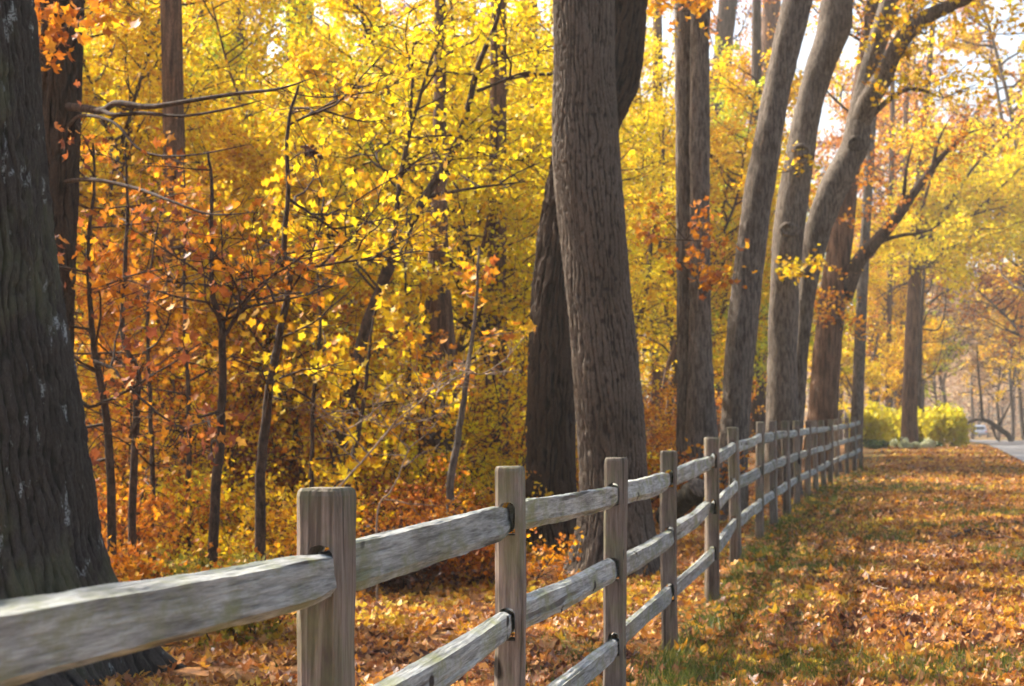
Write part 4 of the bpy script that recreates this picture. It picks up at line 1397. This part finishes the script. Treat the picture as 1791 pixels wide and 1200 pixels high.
def build_far_garden():
    mound(801, 1.3, 1.0, 1.9, 2600, (.12, .2), 'bush', 'yellow_bush', 'lemon-yellow leafy bush where the fence ends', 'bush', 1540, 80)
    mound(802, 1.2, 1.0, 1.6, 2200, (.12, .2), 'bush', 'yellow_bush', 'lemon-yellow bush tucked left of the lone trunk', 'bush', 1572, 84)
    mound(803, 1.2, 1.1, 1.75, 2400, (.12, .2), 'bush', 'yellow_bush', 'lemon-yellow bush right of the lone trunk', 'bush', 1622, 82)
    mound(804, 1.1, 1.0, 1.45, 2200, (.12, .2), 'bush', 'yellow_bush', 'rightmost and lowest of the lemon-yellow bushes', 'bush', 1655, 81)
    mound(805, .35, .3, .45, 260, (.10, .16), 'cream', 'flower_clump', 'cream flower clump at the foot of the lone trunk', 'flowers', 1580, 77.2, 4, KITE)
    mound(806, .4, .3, .35, 260, (.10, .16), 'cream', 'flower_clump', 'low cream flower clump right of the lone trunk foot', 'flowers', 1604, 77.0, 4, KITE)
    mound(807, .3, .3, .4, 200, (.10, .16), 'cream', 'flower_clump', 'small cream flower clump before the right-hand bush', 'flowers', 1624, 78.6, 4, KITE)
    mound(808, .9, .35, .4, 700, (.10, .16), 'evergreen', 'ground_cover', 'dark green ground cover below the bush at the fence end', 'plant', 1535, 78, 6)
    mound(809, .9, .35, .35, 600, (.10, .16), 'evergreen', 'ground_cover', 'dark green ground cover strip under the right-hand bushes', 'plant', 1618, 79.3, 6)
    # lone trunk in the bushes with its wide yellow crown
    D = 78.6
    C, R = px_path([(780, 1576, 1605), (700, 1578, 1604), (600, 1582, 1607), (500, 1588, 1611), (420, 1592, 1613), (330, 1600, 1618), (200, 1612, 1624), (60, 1626, 1634)], D, 22)
    base = np.array([C[0][0], C[0][1], float(gz(C[0][0], C[0][1]))])
    o = empty('maple_tree', base, 'lone trunk rising from yellow bushes, with a wide bright yellow crown', 'tree')
    zs = np.linspace(C[:, 2].min(), C[:, 2].max(), 70)
    Cc, Rr = resample(C, R, zs)
    V, Q, h = ring_trunk(Cc, Rr, 28, ('furrow', 14, 1.4, .04), 811, (.3, .5, 4))
    link('trunk', mesh_np('trunk', V - base, Q, B['brown'], {'ridge': ('POINT', h)}, smooth=True), o)
    T = Tubes(); LP = []
    rng = np.random.default_rng(812)
    for tip in [(1700, 330), (1740, 250), (1790, 330), (1660, 250), (1720, 400), (1650, 360), (1780, 420), (1820, 260), (1690, 200), (1760, 360), (1640, 420), (1680, 420), (1800, 200)]:
        s = at(1606 + rng.uniform(-4, 6), rng.uniform(380, 470), D)
        e = at(tip[0], tip[1], D + rng.uniform(-5, 3))
        mid = (s + e) / 2 + np.array([0, 0, rng.uniform(-.6, .8)])
        P = catmull([s, mid, e], 14)
        T.add(P, np.linspace(.10, .02, 14), 6)
        for q in range(13):
            b = P[rng.integers(4, 14)]
            branch(rng, b, rng.normal(0, 1, 3) * np.array([1, 1, .5]), 2.1, .02, 1, T, LP, 14, .2, .2, .03, 4, 6)
    LP = np.vstack(LP)
    link('branches', T.mesh('branches', B['dark'], base), o)
    link('crown', leaf_mesh('crown', LP, rng.uniform(.14, .22, len(LP)), KITE, rng, 1.9, L['yellow'], base), o)
    # leafless tree hanging over from behind it
    S = sapling
    S('bare tree with drooping upturned branches beside the lone trunk', [
        ([(1602, 790), (1606, 700), (1609, 600), (1612, 540), (1616, 470), (1620, 380), (1626, 300)], .16),
        ([(1612, 575), (1640, 576), (1652, 545), (1656, 500), (1662, 460), (1664, 420)], .05), ([(1608, 668), (1630, 655), (1642, 630), (1650, 590), (1652, 540)], .045),
        ([(1614, 570), (1624, 545), (1640, 535), (1650, 510)], .045), ([(1620, 480), (1650, 462), (1662, 465)], .04), ([(1616, 600), (1640, 598), (1672, 600)], .03),
        ([(1620, 460), (1632, 490), (1628, 540)], .035), ([(1622, 440), (1600, 462), (1550, 470), (1530, 468)], .05), ([(1610, 490), (1570, 500), (1530, 525)], .07)],
      84.5, .02, None, 821, 5, 2.0, 1, .2, B['dark'], name='bare_tree', cat='tree')
    S('low dark bough arching down to the far verge', [([(1768, 772), (1762, 760), (1745, 748), (1728, 737), (1708, 734), (1690, 740), (1675, 742), (1660, 735), (1645, 736)], .20),
                                                     ([(1718, 736), (1716, 700), (1712, 660), (1708, 600)], .12), ([(1735, 742), (1742, 765), (1752, 775)], .12), ([(1690, 738), (1680, 720), (1665, 712)], .10), ([(1745, 748), (1760, 720), (1775, 690)], .10)],
      118, .03, None, 822, 6, 2.2, 1, .1, B['dark'], name='fallen_bough', cat='bough', order=False)
    # far trees beyond the road
    rng = random.Random(3)
    far = [(1660, 150, 1, 'tan', 1.3, 'pinkish tan tree fading in the far distance past the bushes'), (1700, 165, 0, 'tan', 1.5, 'pale tan tree behind the arching bough'),
           (1745, 150, 2, 'tan', 1.5, 'hazy tan tree right of the arching bough'), (1835, 120, 1, 'gold', 1.15, 'tall golden tree at the right edge of the picture'),
           (1770, 135, 0, 'gold', 1.3, 'golden tree beyond the road near the right edge'), (1790, 150, 1, 'gold', 1.45, 'golden tree between the tan trees and the right edge'),
           (1850, 105, 1, 'orange', 1.2, 'orange tree half cut by the right edge'), (1640, 120, 0, 'green', .9, 'yellow-green tree behind the lone trunk'),
           (1520, 98, 0, 'gold', 1.0, 'golden tree behind the fence end'), (1575, 105, 1, 'gold', 1.0, 'golden tree left of the lone trunk'),
           (1470, 96, 1, 'orange', 1.0, 'orange tree seen past the last fence posts'), (1600, 135, 1, 'tan', 1.25, 'tan tree straight behind the lone trunk'),
           (1560, 150, 0, 'tan', 1.5, 'tan tree far behind the fence end'), (1880, 140, 0, 'tan', 1.6, 'tan tree just beyond the right edge'),
           (1550, 92, 2, 'gold', .8, 'small straw-yellow tree right behind the fence end'), (1500, 88, 2, 'yellow', .8, 'small yellow tree behind the last fence posts'),
           (1598, 119, 4, 'orange', 1.05, 'tall orange tree behind the lone trunk, its top out of the picture'), (1880, 104, 3, 'orange', 1.0, 'tall orange tree at the upper right beyond the road'), (1530, 112, 3, 'orange', 1.0, 'tall orange tree behind the arching dark limb'), (1594, 128, 3, 'gold', 1.1, 'tall yellow tree behind the lone trunk crown'),
           (1850, 98, 4, 'gold', 1.15, 'tall gold-orange tree crowding the upper right corner'), (1606, 110, 3, 'orange', 1.05, 'tall orange tree between the dark limb and the corner')]
    for px, D, a, c, s, lb in far:
        put((FARY + BIGY)[a], gpt(px, D), 'maple_tree', lb, 'tree', None, c, rng.random() * 6, s, B['mid'])


build_far_garden()


# ------------------------------------------------------------------ car on the far verge, log
def box(V, Fs, x0, x1, y0, y1, z0, z1, tx=0.0, ty=0.0):
    a = len(V)
    V += [(x0, y0, z0), (x1, y0, z0), (x1, y1, z0), (x0, y1, z0), (x0 + tx, y0 + ty, z1), (x1 - tx, y0 + ty, z1), (x1 - tx, y1 - ty, z1), (x0 + tx, y1 - ty, z1)]
    Fs += [(a, a + 3, a + 2, a + 1), (a + 4, a + 5, a + 6, a + 7), (a, a + 1, a + 5, a + 4), (a + 1, a + 2, a + 6, a + 5), (a + 2, a + 3, a + 7, a + 6), (a + 3, a, a + 4, a + 7)]


def part(name, V, Fs, mat, parent, bevel=0.0):
    me = bpy.data.meshes.new(name)
    me.from_pydata(V, [], Fs)
    me.materials.append(mat)
    o = link(name, me, parent)
    if bevel:
        b = o.modifiers.new('b', 'BEVEL'); b.width = bevel; b.segments = 2
    return o


def build_car():
    p = gpt(1712, 205)
    car = empty('parked_car', p, 'small pale blue-grey car on the far verge under the arching bough', 'car')
    car.rotation_euler = (0, 0, math.radians(-14))
    paint = plain('car_paint', (.52, .56, .62), .3, .2, .5)
    glass = plain('car_glass', (.04, .05, .06), .1)
    rub = plain('tyre_rubber', (.02, .02, .02), .8)
    rim = plain('wheel_rim', (.5, .5, .52), .35, .8)
    V, Fs = [], []
    box(V, Fs, -.86, .86, -2.1, 2.1, .30, .82, .04, .05)
    part('body', V, Fs, paint, car, .07)
    V, Fs = [], []
    box(V, Fs, -.78, .78, -1.95, .95, .80, 1.42, .16, .42)
    part('cabin', V, Fs, paint, car, .06)
    V, Fs = [], []
    box(V, Fs, -.60, .60, -1.86, -1.60, .90, 1.28, .06, .12)
    part('rear_window', [(x, y - .02, z) for x, y, z in V], Fs, glass, car)
    for sx in (-1, 1):
        V, Fs = [], []
        box(V, Fs, sx * .68 - .03, sx * .68 + .03, -1.45, .5, .90, 1.3, .0, .25)
        part('side_window', V, Fs, glass, car)
        V, Fs = [], []
        box(V, Fs, sx * .72 - .1, sx * .72 + .1, -2.13, -2.05, .62, .78)
        part('tail_light', V, Fs, plain('tail_light_red', (.4, .02, .02), .3), car)
        for wy in (-1.3, 1.3):
            T = Tubes()
            xs = [sx * .88 - .1, sx * .88 - .09, sx * .88 + .09, sx * .88 + .1]
            T.add([(x, wy, .32) for x in xs], [.26, .32, .32, .26], 18)
            w = link('wheel', T.mesh('wheel', rub), car)
            T = Tubes()
            T.add([(sx * .88 - .08, wy, .32), (sx * .88 + .08, wy, .32), (sx * .88 + .09, wy, .32)], [.2, .2, .01], 14)
            link('rim', T.mesh('rim', rim), w)
    V, Fs = [], []
    box(V, Fs, -.84, .84, -2.2, -2.06, .32, .52)
    part('bumper', V, Fs, plain('bumper_grey', (.12, .12, .13), .5), car, .03)


build_car()


def build_log():
    T = Tubes()
    P = catmull([at(1165, 905, 18.5), at(1190, 880, 18.2), at(1212, 862, 18.0), at(1222, 852, 17.9)], 20)
    for p in P:
        p[2] = max(p[2], float(gz(p[0], p[1])) + .09)
    T.add(P, np.full(20, .11) * (1 + .3 * (vn(np.linspace(0, 6, 20), 1.5, seed=8) - .5)), 14)
    base = P[0]
    o = empty('fallen_log', base, 'dark rotten log lying behind the fourth fence post', 'log')
    link('bark', T.mesh('bark', B['log'], base), o)
    T2 = Tubes()
    d = (P[-1] - P[-2]) / np.linalg.norm(P[-1] - P[-2])
    T2.add([P[-1] - d * .01, P[-1] + d * .004, P[-1] + d * .006], [.105, .10, .002], 14)
    link('cut_end', T2.mesh('cut_end', B['mid'], base), o)


build_log()


def build_sticks():
    for lb, pts, r, m in (('dark bent stick lying on the lawn at the right', [(1660, 948), (1685, 936), (1705, 932), (1735, 940), (1775, 950)], .018, B['dark']),
                          ('pale forked twig curled on the leaves of the lawn', [(1500, 1000), (1514, 1012), (1518, 1028), (1536, 1036), (1562, 1040)], .010, B['pale'])):
        P = []
        for px, py in pts:
            D = 20.0
            for q in range(8):        # where the line of sight meets the ground
                D = (EYE - float(gz((px - W0 / 2) / F * D, D))) * F / (py - HORIZON)
            g = gpt(px, D); g[2] += .045
            P.append(g)
        C = catmull(P, 24)
        base = C[0].copy()
        o = empty('fallen_stick', base, lb, 'stick')
        T = Tubes(); T.add(C, np.linspace(r, r * .35, 24), 7)
        link('stem', T.mesh('stem', m, base), o)
        T = Tubes(); T.add(catmull([C[13], C[13] + np.array([.10, .12, .03]), C[13] + np.array([.24, .17, .05])], 8), np.linspace(r * .5, r * .15, 8), 5)
        link('side_twig', T.mesh('side_twig', m, base), o)


build_sticks()


# ------------------------------------------------------------------ fallen leaves and grass
def in_view(x, y, m=.06):
    a = x / y
    return (a > -.277 - m) & (a < .277 + m)


def scatter(rng, n, D0, D1, side):
    """random ground points in the camera wedge on one side of the fence, denser close by"""
    y = D0 * (D1 / D0) ** rng.random(n * 3)
    x = (rng.random(n * 3) * .70 - .35) * y
    d = x - fence_x(y)
    ok = in_view(x, y) & ((d > 0) if side > 0 else (d <= 0)) & (x < np.interp(y, [q[1] for q in ROAD], [q[0] for q in ROAD]) - .1)
    return x[ok][:n], y[ok][:n]


def build_litter():
    rng = np.random.default_rng(33)
    tmpls = [MAPLE, OAK]
    chunks = []      # x, y, size, rnd
    # lawn side: thins out in patches of grass and in a strip along the fence
    for side, n, D0, D1 in ((1, 72000, 6.0, 90.0), (-1, 58000, 3.5, 34.0)):
        x, y = scatter(rng, n, D0, D1, side)
        d = np.abs(x - fence_x(y))
        pat = vn(x * .8 + 40, y * .8 + 40, seed=21) * .6 + vn(x * 2.3 + 40, y * 2.3 + 40, seed=22) * .4
        if side > 0:
            dens = np.clip((pat - .30) / .16, 0.28, 1) * np.clip(.12 + d / 1.2, 0, 1)
        else:
            dens = np.clip((pat - .22) / .14, 0.08, 1) * np.clip(.25 + d / .8, 0, 1)
        keep = rng.random(len(x)) < dens
        x, y = x[keep], y[keep]
        s = rng.uniform(.050, .108, len(x)) * (1 + np.clip(y - 20, 0, 60) * .012)
        r = rng.random(len(x)) ** (1.0 if side > 0 else .85)
        r = np.clip(r * .85 + .07 + .3 * (vn(x * .5 + 9, y * .5 + 9, seed=31) - .4), 0, 1)
        chunks.append((x, y, s, r))
    X = np.concatenate([c[0] for c in chunks]); Y = np.concatenate([c[1] for c in chunks])
    S = np.concatenate([c[2] for c in chunks]); Rn = np.concatenate([c[3] for c in chunks])
    Z = gz(X, Y) + rng.random(len(X)) * .028 + .006
    # the 300 nearest in the frame are single leaves, children of the ground
    py = 600 - (math.tan(0) + 0) * F
    vis = in_view(X, Y, 0.0) & ((HORIZON + (EYE - Z) / Y * F) < 1215)
    order = np.argsort(np.where(vis, Y / S, 1e9))[:300]
    mask = np.ones(len(X), bool); mask[order] = False
    P = np.stack([X, Y, Z], -1)
    half = np.arange(len(X)) % 5 < 3
    Vs, Fs, rs, n0 = [], [], [], 0
    for tm, sel in ((MAPLE, mask & half), (OAK, mask & ~half)):
        V, Fc, m = leaf_arrays(P[sel], S[sel], tm, rng, .60, .9)
        Vs.append(V); Fs.append(Fc + n0); n0 += len(V); rs.append(np.repeat(Rn[sel], m))
    me = mesh_np('fallen_leaves', np.vstack(Vs), np.vstack(Fs), L['litter'], {'rnd': ('FACE', np.concatenate(rs))})
    tag(link('fallen_leaves', me), 'brown and orange fallen leaves covering the lawn and wood floor', 'leaves', None, 'stuff')
    protos = []
    for q in range(14):
        tm = tmpls[q % 2]
        V, Fc, m = leaf_arrays(np.zeros((1, 3)), np.ones(1), tm, rng, .7, .8)
        protos.append(mesh_np('fallen_leaf', V, Fc, L['litter'], {'rnd': ('FACE', np.full(m, (q + .5) / 14))}))
    for i in order:
        o = link('fallen_leaf', protos[min(13, int(Rn[i] * 14))], GROUND, P[i])
        o.rotation_euler = (rng.normal(0, .2), rng.normal(0, .2), rng.random() * 6.28)
        s = S[i] * 1.05
        o.scale = (s, s, s)


build_litter()


def build_grass():
    rng = np.random.default_rng(44)
    xs, ys = [], []
    for side, n, D0, D1 in ((1, 150000, 6.0, 45.0), (-1, 50000, 4.0, 22.0)):
        x, y = scatter(rng, n, D0, D1, side)
        d = np.abs(x - fence_x(y))
        pat = vn(x * .8 + 40, y * .8 + 40, seed=21) * .6 + vn(x * 2.3 + 40, y * 2.3 + 40, seed=22) * .4
        if side > 0:
            w = np.clip(1.0 - np.clip((pat - .32) / .2, 0, 1) * np.clip(d / 1.3, 0, 1), .08, 1)
        else:
            w = np.clip(1.0 - d / 1.3, 0, 1) * np.clip((.62 - pat) / .2, .1, 1) + .06
        k = rng.random(len(x)) < w
        xs.append(x[k]); ys.append(y[k])
    X = np.concatenate(xs); Y = np.concatenate(ys)
    n = len(X)
    Z = gz(X, Y) - .005
    h = .02 + rng.random(n) ** 2 * .10
    w = rng.uniform(.003, .006, n) * (1 + np.clip(Y - 10, 0, 40) * .03)
    a = rng.random(n) * 6.28
    lean = rng.normal(0, .45, (n, 2)) * h[:, None]
    P = np.stack([X, Y, Z], -1)
    wx = np.stack([np.cos(a) * w, np.sin(a) * w, np.zeros(n)], -1)
    tip = P + np.concatenate([lean, h[:, None]], -1)
    V = np.stack([P - wx, P + wx, tip], 1).reshape(-1, 3)
    Fc = np.arange(n * 3).reshape(-1, 3)
    m = leaf_mat('grass_blades', [(0, (.04, .07, .012)), (.5, (.10, .14, .02)), (1, (.28, .25, .05))], .4)
    me = mesh_np('grass', V, Fc, m, {'rnd': ('FACE', rng.random(n))})
    tag(link('grass', me), 'short green grass showing between the fallen leaves', 'grass', None, 'stuff')


build_grass()


# ------------------------------------------------------------------ autumn haze
HAZE = 0.0008


def build_haze():
    V, Fs = [], []
    box(V, Fs, -320, 320, -45, 420, -1.2, 46)
    me = bpy.data.meshes.new('haze')
    me.from_pydata(V, [], Fs)
    m, nt, out = new_mat('haze_air')
    pv = N(nt, 'ShaderNodeVolumePrincipled')
    pv.inputs['Color'].default_value = (.98, .94, .86, 1)
    pv.inputs['Density'].default_value = HAZE
    pv.inputs['Anisotropy'].default_value = .35
    nt.links.new(pv.outputs[0], out.inputs['Volume'])
    me.materials.append(m)
    tag(link('haze', me), 'thin pale autumn haze over the lawn and wood', 'haze', None, 'stuff')


if HAZE:
    build_haze()
